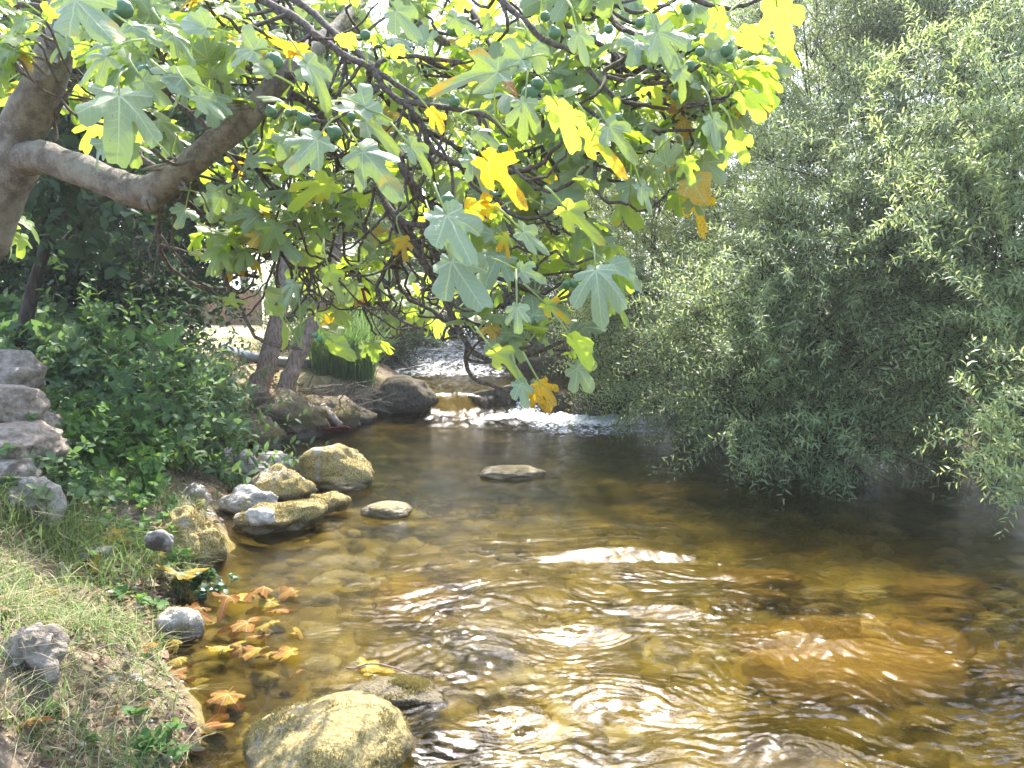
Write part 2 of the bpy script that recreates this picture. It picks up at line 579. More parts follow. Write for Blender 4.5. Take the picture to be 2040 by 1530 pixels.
def height(x, y):
    x = np.asarray(x, float)
    y = np.asarray(y, float)
    w0 = 0.24 * sstep(9.2, 10.0, y) + 0.26 * sstep(10.4, 14.5, y) + 0.10 * sstep(14, 30, y)
    wig = 0.10 * fbm(x * 1.1, y * 1.6, 2.0, 3)
    a = x - xl(y) + wig
    b = xr(y) - x + wig
    s = np.minimum(a, b)                                    # > 0 inside the channel
    depth = 0.05 + 0.42 * (1 - np.exp(-np.maximum(s, 0) * 1.1))
    lump = 0.55 * np.maximum(fbm(x * 1.5, y * 1.5, 9.0, 2), -0.2) * 0.22 + 0.045 * fbm(x * 4.5, y * 4.5, 3.0, 3)
    depth = depth + 0.10 * sstep(5.2, 6.6, y) * sstep(9.0, 8.4, y) * sstep(0.2, 1.2, s)
    bed = w0 - depth + lump * sstep(0.0, 0.7, s)
    dl = np.maximum(-a, 0)
    left = np.interp(dl, [0, 0.15, 0.5, 1.0, 1.5, 2.5, 6, 20, 60], [0, 0.10, 0.30, 0.58, 0.82, 0.98, 1.02, 1.1, 1.6])
    far = sstep(7.5, 9.5, y)
    leftf = np.interp(dl, [0, 0.2, 0.6, 1.3, 2.2, 5, 20, 60], [0, 0.14, 0.26, 0.46, 0.62, 0.72, 0.9, 1.4])
    leftf = leftf - w0 * sstep(0.5, 2.0, dl)
    left = left * (1 - far) + leftf * far
    left = left + (0.07 * fbm(x * 1.3, y * 1.3, 1.0, 3) + 0.03 * fbm(x * 6, y * 6, 1.0, 3)) * sstep(0.0, 0.5, dl)
    dr = np.maximum(-b, 0)
    right = np.interp(dr, [0, 0.3, 1.0, 3, 8, 60], [0, 0.15, 0.45, 0.9, 1.2, 1.8]) + 0.06 * fbm(x * 1.3, y * 1.3, 4.0, 3)
    bank = w0 + np.where(a < b, left, right)
    m = sstep(-0.06, 0.06, s)
    return bank * (1 - m) + bed * m


def ground_at(px, py, lift=0.0):
    """where the sight line through this pixel meets the land or the water"""
    d = np.arange(1.2, 45, 0.01)
    u = FWD + np.array([1.0, 0, 0]) * ((px - 1020.0) / F) + UPV * ((765.0 - py) / F)
    P = CAM + d[:, None] * u
    inside = (P[:, 0] > xl(P[:, 1])) & (P[:, 0] < xr(P[:, 1]))
    h = np.maximum(height(P[:, 0], P[:, 1]), np.where(inside, wlevel(P[:, 0], P[:, 1]), -9)) + lift
    i = np.argmax(P[:, 2] < h)
    return P[i]


def grid(xs, ys, zf):
    X, Y = np.meshgrid(xs, ys)
    V = np.stack([X, Y, zf(X, Y)], -1).reshape(-1, 3)
    nx = len(xs)
    i = (np.arange(len(ys) - 1)[:, None] * nx + np.arange(nx - 1)[None, :]).ravel()
    return V, np.stack([i, i + 1, i + nx + 1, i + nx], -1)


gx = np.concatenate([-np.geomspace(300, 4.6, 26), np.arange(-4.5, 4.6, 0.04), np.geomspace(4.7, 300, 26)])
gy = np.concatenate([-np.geomspace(60, 1, 10), np.arange(-0.5, 1.2, 0.2), 1.2 * 1.0115 ** np.arange(0, 215), np.geomspace(14.5, 600, 34)])
gy = np.unique(gy)
V, Q = grid(gx, gy, height)
a_ = V[:, 0] - xl(V[:, 1])
inside = np.minimum(a_, xr(V[:, 1]) - V[:, 0])
zoneb = sstep(-0.02, 0.10, inside)                                       # stream bed
zoned = sstep(-0.55, -0.9, a_) * sstep(8.6, 9.4, V[:, 1])                # dry mown lawn
tg = NT("ground")
p = tg.pos()
n_s = tg.noise(p, 1.9, 5, 0.6)
n_m = tg.noise(p, 9, 6, 0.65)
n_f = tg.noise(p, 60, 5, 0.65)
soil = tg.mix(tg.mapr(n_m, 0.35, 0.65), (0.075, 0.055, 0.038), (0.20, 0.155, 0.105))
soil = tg.mix(tg.mapr(n_f, 0.52, 0.66), soil, (0.30, 0.25, 0.18))
soil = tg.mix(tg.math('MULTIPLY', tg.mapr(n_s, 0.52, 0.62), 0.6), soil, (0.10, 0.115, 0.035))
lawn = tg.mix(tg.mapr(n_m, 0.35, 0.65), (0.30, 0.24, 0.12), (0.50, 0.42, 0.26))
lawn = tg.mix(tg.math('MULTIPLY', tg.mapr(n_s, 0.52, 0.66), 0.5), lawn, (0.16, 0.19, 0.05))
v1 = tg.voro(p, 3.2)
v2 = tg.voro(p, 8.0)
bedc = tg.ramp(n_s, [(0.30, (0.030, 0.027, 0.010)), (0.42, (0.12, 0.096, 0.020)), (0.53, (0.27, 0.212, 0.038)), (0.68, (0.44, 0.37, 0.10))])
bedc = tg.mix(tg.math('MULTIPLY', tg.mapr(n_m, 0.45, 0.62), 0.75), bedc, (0.06, 0.048, 0.014))
bedc = tg.mix(tg.math('MULTIPLY', tg.mapr(v2, 0.12, 0.38, 1.0, 0.0), tg.mapr(n_s, 0.45, 0.6)), bedc, (0.36, 0.31, 0.11))
bedc = tg.mix(tg.math('MULTIPLY', tg.mapr(n_f, 0.5, 0.7), 0.5), bedc, (0.19, 0.14, 0.025))
zb = tg.attr("bed")
bedc = tg.mix(tg.math('MULTIPLY', tg.attr("pool"), 0.38), bedc, (0.055, 0.042, 0.016))  # bed darkened to paint in the dim, shaded look of deep water
col = tg.mix(tg.attr("dry"), soil, lawn)
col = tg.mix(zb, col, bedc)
hh = tg.math('ADD', tg.math('MULTIPLY', n_f, 0.5), n_m)
M["ground"] = tg.done(tg.bsdf(col, 0.92, tg.bump(hh, 0.8, 0.02), spec=0.15))
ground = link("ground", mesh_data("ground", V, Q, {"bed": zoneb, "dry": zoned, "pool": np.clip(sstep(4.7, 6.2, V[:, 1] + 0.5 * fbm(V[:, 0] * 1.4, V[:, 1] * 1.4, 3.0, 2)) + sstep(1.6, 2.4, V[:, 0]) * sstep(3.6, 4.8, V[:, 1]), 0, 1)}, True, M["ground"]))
tag(ground, "brown stream bed, littered bank and dry mown grass", kind="structure")

# ------------------------------------------------------------------ the water
HUMPS = [  # pixel x, pixel y of the crest, half width, half depth, height
    (1230, 1100, 0.38, 0.085, 0.028), (1090, 1030, 0.14, 0.07, 0.008), (1600, 1270, 0.22, 0.09, 0.030), 
    (1020, 1430, 0.13, 0.07, 0.026), (1450, 1150, 0.10, 0.06, 0.014), (1240, 1380, 0.20, 0.12, 0.026),
    (1150, 1250, 0.16, 0.09, 0.020), (1560, 1480, 0.18, 0.09, 0.024), (880, 1470, 0.12, 0.08, 0.018), (1330, 1210, 0.14, 0.07, 0.016)]


def plane_at(px, py, z=0.0):
    u = FWD + np.array([1.0, 0, 0]) * ((px - 1020.0) / F) + UPV * ((765.0 - py) / F)
    return CAM + u * ((z - CAMZ) / u[2])


HP = [(plane_at(a, b), c, d, e) for a, b, c, d, e in HUMPS]


def water_z(X, Y):
    z = wlevel(X, Y)
    s = X - xl(Y)
    act = sstep(0.15, 1.1, s) * (0.35 + 0.65 * sstep(-0.35, 0.25, vnoise(X * 0.55 + 3, Y * 0.38 + 1)))
    act = act * (0.32 + 0.68 * sstep(5.2, 3.0, Y)) + 0.16
    wx = X + 0.16 * fbm(X * 1.3, Y * 1.3, 7.0, 2)
    wy = Y + 0.16 * fbm(X * 1.3 + 40, Y * 1.3, 7.0, 2)
    near = sstep(6.5, 3.2, Y)
    z = z + act * (0.008 * fbm(wx * 1.7, wy * 2.8, 0.3, 2) + 0.005 * fbm(wx * 4.2, wy * 8.5, 1.3, 2))
    qx = wx + 0.09 * fbm(wx * 3.1, wy * 3.1, 5.0, 2)
    qy = wy + 0.09 * fbm(wx * 3.1 + 20, wy * 3.1, 5.0, 2) + 0.22 * wx * wx * 0.3
    rip = np.sin(qy * 88 + qx * 14 + 9 * fbm(qx * 2.0, qy * 2.0, 2.0, 2)) * (0.5 + 0.6 * vnoise(qx * 2.6, qy * 4.0, 8.0))
    rip2 = np.sin(qy * 165 - qx * 60 + 9 * fbm(qx * 3.2, qy * 3.2, 4.0, 2)) * (0.5 + 0.6 * vnoise(qx * 3.6 + 7, qy * 5.0, 3.0))
    rip3 = np.sin(qy * 150 + qx * 95 + 8 * fbm(qx * 3.0, qy * 3.0, 14.0, 2)) * (0.5 + 0.6 * vnoise(qx * 3.1 + 17, qy * 4.4, 9.0))
    z = z + act * near * (0.0014 * rip + 0.0013 * rip2 + 0.0013 * rip3 + 0.0025 * fbm(qx * 19, qy * 44, 3.0, 3))
    rid = 1 - np.abs(vnoise(wx * 5.0 + 9, wy * 13.0, 2.2))
    z = z + act * 0.0045 * rid ** 2
    z = z + act * (1 - near) * 0.0035 * vnoise(wx * 9, wy * 22, 4.4)
    for P, a, b, h in HP:
        dx = (X - P[0]) / a
        dy = (Y - P[1] + 0.10 * dx * dx * a) / b
        g = np.exp(-dx * dx - dy * dy) - 0.55 * np.exp(-dx * dx - (dy + 1.7) ** 2)
        z = z + h * g
    cas = np.exp(-((Y - 9.1 - 0.1 * X) / 0.55) ** 2) * sstep(-1.4, -0.6, X)
    z = z + cas * sstep(9.6, 9.2, Y) * (0.045 * fbm(X * 5, Y * 6, 3.0, 4) + 0.02)
    z = z + sstep(8.9, 9.4, Y) * sstep(11.4, 10.4, Y) * (0.020 * fbm(X * 8, Y * 2.2, 3.0, 3) + 0.008 * vnoise(X * 22, Y * 9, 1.0))
    up = sstep(11.2, 12.5, Y)
    z = z + up * (0.03 * fbm(X * 3.5, Y * 2.5, 8.0, 4))
    return z


wx_ = np.concatenate([np.arange(-4.2, -1.7, 0.06), np.arange(-1.7, 2.4, 0.0105), np.arange(2.4, 2.6, 0.02), np.arange(2.6, 5.2, 0.05)])
wy_ = np.concatenate([np.arange(0.2, 1.6, 0.05), 1.6 * 1.0027 ** np.arange(0, 460), np.geomspace(5.56, 12.0, 170), np.geomspace(12.1, 60, 90)])
V, Q = grid(wx_, wy_, water_z)
qc = V[Q].mean(1)
keep = (np.minimum(qc[:, 0] - xl(qc[:, 1]), xr(qc[:, 1]) - qc[:, 0]) > -0.35)
used = np.unique(Q[keep])
re_ = np.full(len(V), -1)
re_[used] = np.arange(len(used))
V, Q = V[used], re_[Q[keep]]
X_, Y_ = V[:, 0], V[:, 1]
foam = np.exp(-((Y_ - 9.12 - 0.12 * X_ - 0.2 * fbm(X_ * 2, Y_, 1.0, 2)) / 0.36) ** 2) * sstep(-1.1, -0.3, X_) * sstep(3.2, 2.2, X_) * 1.05
foam = foam + 0.72 * sstep(7.2, 8.3, Y_) * sstep(9.4, 8.9, Y_) * sstep(-0.3, 0.5, X_ - 0.15 * fbm(X_ * 1.5, Y_ * 2, 2.0, 2)) * sstep(2.8, 1.9, X_)
foam = foam + 0.72 * sstep(10.8, 11.8, Y_) * sstep(24, 18, Y_) * sstep(-2.6, -2.0, X_) * sstep(0.5, -0.3, X_)
tw = NT("water")
p = tw.pos()
nb1 = tw.noise(tw.pos((1, 2.2, 1)), 24, 3, 0.55, 0.9)
nb2 = tw.noise(tw.pos((1, 1.8, 1)), 75, 2, 0.5, 0.6)
h = tw.math('ADD', tw.math('MULTIPLY', nb1, 1.0), tw.math('MULTIPLY', nb2, 0.45))
bn = tw.bump(h, 0.30, 0.007)
fr = tw.n("Fresnel")
fr.inputs[0].default_value = 1.33
tw.l(bn, fr.inputs["Normal"])
gl = tw.n("BsdfGlossy")
gl.inputs["Roughness"].default_value = 0.04
tw.put(gl.inputs[0], (1, 1, 1))
tw.l(bn, gl.inputs["Normal"])
tp = tw.n("BsdfTransparent")
tw.put(tp.inputs[0], (0.94, 0.88, 0.68))
rf = tw.n("BsdfRefraction")
rf.inputs["IOR"].default_value = 1.33
rf.inputs["Roughness"].default_value = 0.0
tw.put(rf.inputs[0], (0.90, 0.83, 0.56))
tw.l(bn, rf.inputs["Normal"])
through = tw.mixs(0.62, tp.outputs[0], rf.outputs[0])
wat = tw.mixs(fr.outputs[0], through, gl.outputs[0])
nf = tw.noise(p, 26, 6, 0.7)
nf2 = tw.noise(tw.pos((1.6, 0.8, 1)), 7, 4, 0.6)
fm = tw.math('ADD', tw.attr("foam"), tw.math('ADD', tw.math('MULTIPLY', tw.math('SUBTRACT', nf, 0.5), 1.6), tw.math('MULTIPLY', tw.math('SUBTRACT', nf2, 0.5), 1.1)))
fm = tw.math('MULTIPLY', tw.mapr(fm, 0.62, 0.95), 0.85)
fo = tw.bsdf((0.78, 0.80, 0.82), 0.6, tw.bump(nf, 0.8, 0.02))
M["water"] = tw.done(tw.mixs(fm, wat, fo))
water = link("water", mesh_data("water", V, Q, {"foam": foam}, True, M["water"]))
tag(water, "clear amber stream flowing over a small cascade", kind="structure")

# ------------------------------------------------------------------ rocks
import bmesh


def ico(sub):
    bm = bmesh.new()
    bmesh.ops.create_icosphere(bm, subdivisions=sub, radius=1.0)
    v = np.array([x.co[:] for x in bm.verts])
    f = np.array([[y.index for y in x.verts] for x in bm.faces])
    bm.free()
    return v, f


ICO = {s: ico(s) for s in (3, 4, 5, 6)}


def rock(name, c, size, seed, mat, label, cat="rock", sub=4, rough=0.30, flat=0.0, yaw=0.0, group=None, water_line=None, tufts=0, moss_bias=0.0, kind=None):
    """a weathered stone: lobed outline, facets and grain; c is its middle, size its three half extents"""
    v0, f = ICO[sub]
    r0 = np.random.default_rng(seed)
    o = r0.uniform(-50, 50, 3)
    n = v0.copy()
    k = 1 + rough * fbm(n[:, 0] * 1.1 + o[0], n[:, 1] * 1.1 + o[1], n[:, 2] * 1.1 + o[2], 2)
    cell = np.abs(vnoise(n[:, 0] * 2.3 + o[1], n[:, 1] * 2.3 + o[2], n[:, 2] * 2.3 + o[0]))
    k = k - rough * 0.30 * cell + rough * 0.22 * fbm(n[:, 0] * 5 + o[2], n[:, 1] * 5, n[:, 2] * 5, 4)
    v = n * k[:, None]
    if flat:
        v[:, 2] = np.where(v[:, 2] > 1 - flat, 1 - flat + (v[:, 2] - 1 + flat) * 0.25, v[:, 2])
    v = v * np.asarray(size)
    ca, sa = math.cos(yaw), math.sin(yaw)
    v = np.stack([v[:, 0] * ca - v[:, 1] * sa, v[:, 0] * sa + v[:, 1] * ca, v[:, 2]], 1)
    c = np.asarray(c, float)
    wl = (v[:, 2] + c[2] - water_line) if water_line is not None else np.full(len(v), 1.0)
    me = mesh_data(name, v, f, {"wl": wl, "moss": np.full(len(v), moss_bias)}, True, M[mat])
    ob = link(name, me, loc=c)
    tag(ob, label, cat, group, kind)
    if tufts:
        e1, e2 = v[f[:, 1]] - v[f[:, 0]], v[f[:, 2]] - v[f[:, 0]]
        nn = np.cross(e1, e2)
        ar = np.linalg.norm(nn, axis=1)
        nn = nrm(nn)
        ctr = v[f].mean(1)
        den = ar * sstep(-0.2, 0.3, nn[:, 2] + 0.25) * sstep(-0.25, 0.2, fbm(ctr[:, 0] * 9 + seed, ctr[:, 1] * 9, ctr[:, 2] * 9, 3) - 0.05)
        if water_line is not None:
            den = den * sstep(0.02, 0.05, ctr[:, 2] + c[2] - water_line)
        pick = r0.choice(len(f), tufts, p=den / den.sum())
        u, w = r0.random(tufts), r0.random(tufts)
        sw = u + w > 1
        u[sw], w[sw] = 1 - u[sw], 1 - w[sw]
        P = v[f[pick, 0]] + u[:, None] * e1[pick] + w[:, None] * e2[pick]
        D = nrm(nn[pick] + r0.normal(0, 0.55, (tufts, 3)))
        S = nrm(np.cross(D, r0.normal(0, 1, (tufts, 3))))
        L = r0.uniform(0.006, 0.016, tufts)[:, None]
        W = r0.uniform(0.0012, 0.0026, tufts)[:, None]
        P = P - D * L * 0.15
        T = np.stack([P - S * W, P + S * W, P + D * L], 1).reshape(-1, 3)
        fi = np.arange(tufts * 3).reshape(-1, 3)
        link("moss", mesh_data("moss", T, fi, {"rnd": np.repeat(r0.random(tufts), 3)}, True, M["moss"]), ob)
    return ob


def rock_px(px, base, w, hgt, seed, mat, label, depth=0.8, sink=0.35, z=None, d=None, **kw):
    """a rock whose foot shows at pixel (px, base), w pixels wide and hgt pixels high"""
    g = at(px, base, d) if d else (plane_at(px, base, z) if z is not None else ground_at(px, base))
    dist = (g - CAM) @ FWD
    rx = 0.5 * w * dist / F
    ry = rx * depth
    top = hgt * dist / F / 0.98
    rz = top / (2 - 2 * sink) * 1.0
    rz = max(rz, rx * 0.28)
    c = np.array([g[0], g[1] + ry * 0.85, g[2] + top - rz])
    return rock("rock" if "name" not in kw else kw.pop("name"), c, (rx, ry, rz), seed, mat, label, **kw)


rock_px(615, 1590, 345, 118, 13, "rock_sand", "large round ochre mossy boulder at the bottom, standing half in the water", sub=6, depth=0.9, water_line=0.0, tufts=4000, z=0.0, rough=0.13, cat="boulder", name="boulder", moss_bias=0.06)
rock_px(770, 1412, 250, 18, 8, "rock_moss", "low flat mossy slab right behind the large round boulder", sub=5, depth=0.55, water_line=0.0, tufts=3500, z=0.0, rough=0.22, moss_bias=0.1)
rock_px(650, 972, 165, 78, 21, "rock_moss", "tall green and ochre mossy rock with a white patch on its top", sub=5, water_line=0.0, tufts=4500, z=0.0, depth=0.7)
rock_px(672, 978, 110, 26, 22, "rock_moss", "small ochre moss cushion at the foot of the tall green mossy rock", sub=4, water_line=0.0, tufts=1500, z=0.0, depth=0.6, moss_bias=0.1)
rock_px(552, 1000, 118, 62, 23, "rock_moss", "domed ochre mossy rock with a bare grey shoulder below the tall green one", sub=5, water_line=0.0, tufts=2500, z=0.02, moss_bias=-0.04)
rock_px(535, 1062, 190, 55, 24, "rock_moss", "long yellow mossy rock with a white bare cap, low along the water", sub=5, water_line=0.0, tufts=4000, z=0.0, depth=0.5, yaw=0.35)
rock_px(648, 1020, 72, 34, 25, "rock_moss", "little yellow mossy lump beside the dead twig at the water", sub=4, water_line=0.0, tufts=1200, z=0.0, moss_bias=0.1)
rock_px(480, 1022, 110, 45, 26, "rock_half", "pale ridged rock half covered in moss among dry leaves", sub=5, depth=0.6, tufts=900)
rock_px(515, 1040, 60, 22, 27, "rock_pale", "small white stone lying on the long yellow mossy rock", sub=4, depth=0.6, z=0.10)
rock_px(538, 935, 75, 36, 28, "rock_pale", "largest white stone beside the tall green mossy rock", sub=4, depth=0.7, flat=0.2)
rock_px(484, 940, 46, 34, 29, "rock_pale", "upright white stone between the leaning grey stone and the largest white one", sub=4)
rock_px(447, 942, 36, 46, 30, "rock_pale", "narrow grey stone leaning in the row of white stones", sub=4, yaw=0.5)
rock_px(520, 945, 40, 20, 130, "rock_pale", "small white stone in front of the largest white stone", sub=4)
rock_px(386, 1002, 56, 34, 31, "rock_half", "grey hump of stone behind the curled red leaf", sub=4, tufts=500)
rock_px(355, 1135, 140, 100, 32, "rock_moss", "wide yellow mossy bank rock sloping into the water under the grey stone", sub=5, depth=0.8, water_line=0.0, tufts=5000, z=0.0, moss_bias=0.05)
rock_px(310, 1088, 58, 30, 33, "rock_bare", "flat grey stone on top of the wide mossy bank rock", sub=4, depth=0.6, z=0.27)
rock_px(178, 1128, 78, 36, 34, "rock_bare", "grey flat topped stone in the grass left of the yellow leaves", sub=4, flat=0.3)
rock_px(348, 1278, 92, 62, 35, "rock_half", "smooth sandy stone among the floating yellow leaves", sub=5, water_line=0.0, z=0.0, rough=0.15, tufts=500)
rock_px(40, 1345, 125, 85, 36, "rock_brown", "lumpy grey brown rock at the left edge in the grass", sub=5, rough=0.42)
# dry stone heap at the left edge
for (px, py, d, w, h, sd, mt, lb) in (
        (-8, 750, 4.5, 150, 120, 40, "rock_brown", "reddish grey rock at the top of the stone heap at the left edge"),
        (-12, 815, 4.1, 150, 110, 41, "rock_brown", "pale lit rock second from the top of the stone heap"),
        (62, 842, 4.4, 130, 70, 45, "rock_brown", "small brown rock wedged beside the pale lit one in the stone heap"),
        (30, 896, 4.0, 190, 120, 42, "rock_brown", "grey slab in the middle of the stone heap, ivy below it"),
        (-5, 975, 3.85, 170, 140, 43, "rock_bare", "dark stained rock below the middle slab of the stone heap"),
        (58, 1030, 3.7, 125, 190, 44, "rock_bare", "tall pale rock with black stains at the foot of the stone heap")):
    k = d / F
    rock("rock", at(px, py, d), (w * k * 0.5, w * k * 0.5, h * k * 0.5), sd, mt, lb, "rock", 5, 0.30, yaw=sd * 0.7, flat=0.15, group="stone heap on the left bank")
# in the stream
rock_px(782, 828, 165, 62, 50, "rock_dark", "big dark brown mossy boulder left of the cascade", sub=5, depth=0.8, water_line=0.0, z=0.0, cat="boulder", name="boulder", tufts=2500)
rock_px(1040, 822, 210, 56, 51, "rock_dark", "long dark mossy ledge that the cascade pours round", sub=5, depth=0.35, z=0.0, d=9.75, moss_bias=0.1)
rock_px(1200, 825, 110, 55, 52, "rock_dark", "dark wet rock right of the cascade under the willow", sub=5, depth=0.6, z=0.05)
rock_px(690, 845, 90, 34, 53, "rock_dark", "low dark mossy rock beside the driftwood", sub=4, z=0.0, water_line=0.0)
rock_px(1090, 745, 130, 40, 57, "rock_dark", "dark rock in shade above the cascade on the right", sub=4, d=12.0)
rock_px(770, 1034, 106, 24, 54, "rock_sand", "small round sandy rock alone in the stream nearer the left bank", sub=5, water_line=0.0, z=0.0, depth=0.75, rough=0.12, moss_bias=0.05)
rock_px(1012, 956, 130, 24, 55, "rock_sand", "low sandy rock breaking the surface in mid stream", sub=5, water_line=0.0, z=0.0, depth=0.6, rough=0.18, moss_bias=0.05)
for (px, base, w, h, sd, lb) in ((560, 874, 180, 72, 71, "mossy brown earth mound under the leaning trunks at the water"), (640, 856, 130, 58, 72, "brown moss covered lump beside the driftwood"),
                                 (488, 896, 120, 62, 73, "mossy brown stone at the water between the white stones and the trunks")):
    rock_px(px, base, w, h, sd, "rock_earth", lb, sub=5, depth=0.9, z=0.0, water_line=0.0, tufts=2500, rough=0.3)
# cobbles of the bed
r = np.random.default_rng(31)
mbc = MB()
n = 2100
yy = 1.9 + 5.6 * r.random(n) ** 1.2
xx = r.uniform(-1.9, 3.3, n)
ok = (xx > xl(yy) + 0.1) & (vnoise(xx * 1.1, yy * 1.1, 6.0) > -0.25)
v3_, f3_ = ICO[3]
for x0, y0 in zip(xx[ok], yy[ok]):
    s = 0.022 + 0.075 * r.random() ** 2.2
    o = r.uniform(-40, 40, 3)
    k = 1 + 0.28 * vnoise(v3_[:, 0] * 1.3 + o[0], v3_[:, 1] * 1.3 + o[1], v3_[:, 2] * 1.3 + o[2])
    z0 = float(height(x0, y0))
    hz = min(s * r.uniform(0.4, 0.7), max(0.01, -0.03 - z0))
    mbc.add(v3_ * k[:, None] * np.array([s * r.uniform(0.8, 1.5), s * r.uniform(0.8, 1.2), hz]) + np.array([x0, y0, z0]), f3_, rnd=r.random())
tag(mbc.build("cobbles", M["cobble"]), "amber, olive and dark cobbles lying on the stream bed under water", "cobbles", kind="stuff")
# under water
for (px, py, w, sd, mt, lb, dz) in (
        (1690, 1330, 420, 60, "rock_amber", "huge amber boulder under water at the lower right", -0.17),
        (1990, 1350, 160, 61, "rock_amber", "yellow submerged stone at the right edge beside the huge amber boulder", -0.16),
        (1650, 1215, 120, 62, "rock_moss", "pale yellow stone under water behind the huge amber boulder", -0.14),
        (890, 1150, 110, 63, "rock_moss", "pale yellow submerged stone in the calm water left of the white hump", -0.12),
        (820, 1215, 190, 64, "rock_amber", "brown orange submerged stone in front of the pale yellow one", -0.17),
        (960, 1290, 150, 65, "rock_half", "grey brown submerged stone beside the rippled water", -0.17),
        (1500, 1180, 150, 66, "rock_amber", "amber submerged stone right of the white hump of water", -0.16),
        (1870, 1210, 190, 67, "rock_amber", "wide orange submerged stone near the right edge", -0.18),
        (1330, 1000, 160, 68, "rock_amber", "amber stone under water beyond the white hump", -0.14),
        (680, 1150, 130, 70, "rock_half", "flat brown stone under water nearest the floating leaves", -0.14)):
    g = plane_at(px, py, dz)
    d = (g - CAM) @ FWD
    k = d / F
    rock("submerged_stone", g + np.array([0, 0, -0.07]), (w * k * 0.5, w * k * 0.36, 0.085), sd, mt, lb, "stone", 5, 0.3)

# ------------------------------------------------------------------ fig tree over the stream
def fig_template(seed, lobes=5):
    """one lobed fig leaf: tip towards +y, petiole at the origin, upper side +z; unit = petiole to tip"""
    r = np.random.default_rng(seed)
    th = np.linspace(-math.pi, math.pi, 84, endpoint=False)
    deg = np.degrees(th)
    if lobes == 5:
        L = [(0, 1.0, 24), (47, 0.86, 21.5), (-47, 0.86, 21.5), (97, 0.58, 26), (-97, 0.58, 26), (140, 0.30, 30), (-140, 0.30, 30)]
        floor = 0.47
    elif lobes == 3:
        L = [(0, 1.0, 27), (56, 0.80, 25), (-56, 0.80, 25), (108, 0.50, 34), (-108, 0.50, 34), (145, 0.30, 30), (-145, 0.30, 30)]
        floor = 0.5
    else:
        L = [(0, 1.0, 48), (50, 0.80, 42), (-50, 0.80, 42), (105, 0.52, 40), (-105, 0.52, 40), (145, 0.32, 30), (-145, 0.32, 30)]
        floor = 0.6
    R = np.full(len(th), 0.16)
    for i, (c, l, w) in enumerate(L):
        c2 = c + r.uniform(-6, 6) * (i > 0)
        l2 = l * r.uniform(0.86, 1.08) if i else l
        w2 = w * r.uniform(0.85, 1.1)
        x = (deg - c2 + 180) % 360 - 180
        prof = np.clip(1 - np.abs(x / w2) ** 3.2, 0, 1) ** 0.55
        R = np.maximum(R, l2 * prof)
    body = floor * np.clip(np.cos(th / 2) ** 0.8, 0.25, 1)
    R = np.maximum(R, body)
    R = R * (1 + 0.025 * np.sin(th * 23 + r.uniform(0, 6)) + 0.03 * vnoise(th * 4, seed * 3.1, 0.5))
    rings = [0.0, 0.22, 0.45, 0.66, 0.84, 1.0]
    x = np.concatenate([[0.0]] + [R * k * np.sin(th) for k in rings[1:]])
    y = np.concatenate([[0.0]] + [R * k * np.cos(th) for k in rings[1:]])
    c1, c2, c3 = r.uniform(0.10, 0.5), r.uniform(-0.4, 0.35), r.uniform(0.08, 0.22)
    rr = np.hypot(x, y)
    an = np.arctan2(x, y)
    z = -c1 * np.maximum(y, 0) ** 2 - c2 * np.abs(x) * (0.4 + rr) - 0.18 * rr ** 2
    z = z + c3 * rr ** 1.5 * np.sin(an * 2 + r.uniform(0, 6)) + 0.05 * rr * np.sin(an * 5 + r.uniform(0, 6)) + 0.085 * rr * vnoise(x * 4 + seed, y * 4, 1.0)
    z = z + 0.035 * np.cos(an * 7.5) * rr
    n = len(th)
    k = np.arange(n)
    k2 = (k + 1) % n
    f3 = np.stack([np.zeros(n, int), 1 + k2, 1 + k], -1)
    f4 = np.concatenate([np.stack([1 + j * n + k, 1 + j * n + k2, 1 + (j + 1) * n + k2, 1 + (j + 1) * n + k], -1) for j in range(len(rings) - 2)])
    return np.stack([x, y, z], 1), f3, f4


FT = [fig_template(s, l) for s, l in ((1, 5), (2, 5), (3, 3), (4, 5), (5, 3), (6, 1), (7, 5), (8, 3), (9, 5), (10, 3))]


def put_fig_leaf(mb, base, D, N, size, age, ti=None, rnd=None, wf=1.0, thick=0.0):
    v, f3, f4 = FT[rng.integers(len(FT)) if ti is None else ti % len(FT)]
    D = nrm(np.asarray(D, float))
    N = np.asarray(N, float) - D * (np.asarray(N) @ D)
    N = nrm(N)
    S = np.cross(D, N)
    P = np.asarray(base) + size * (v[:, :1] * S * wf + v[:, 1:2] * D + v[:, 2:3] * N)
    uv = np.stack([v[:, 0], v[:, 1], np.zeros(len(v))], 1)
    mb.add(P, [f3, f4], luv=uv, rnd=rng.random() if rnd is None else rnd, age=age, thick=thick)


def put_petiole(mb, P, r0=0.0032, r1=0.002, age=0.15):
    C = catmull(P, 4)
    V, Fs = tube(C, np.linspace(r0, r1, len(C)), 5, cap=False)
    mb.add(V, Fs, luv=np.tile([0.0, 0.3, 0.0], (len(V), 1)), rnd=0.9, age=age, thick=0.0)


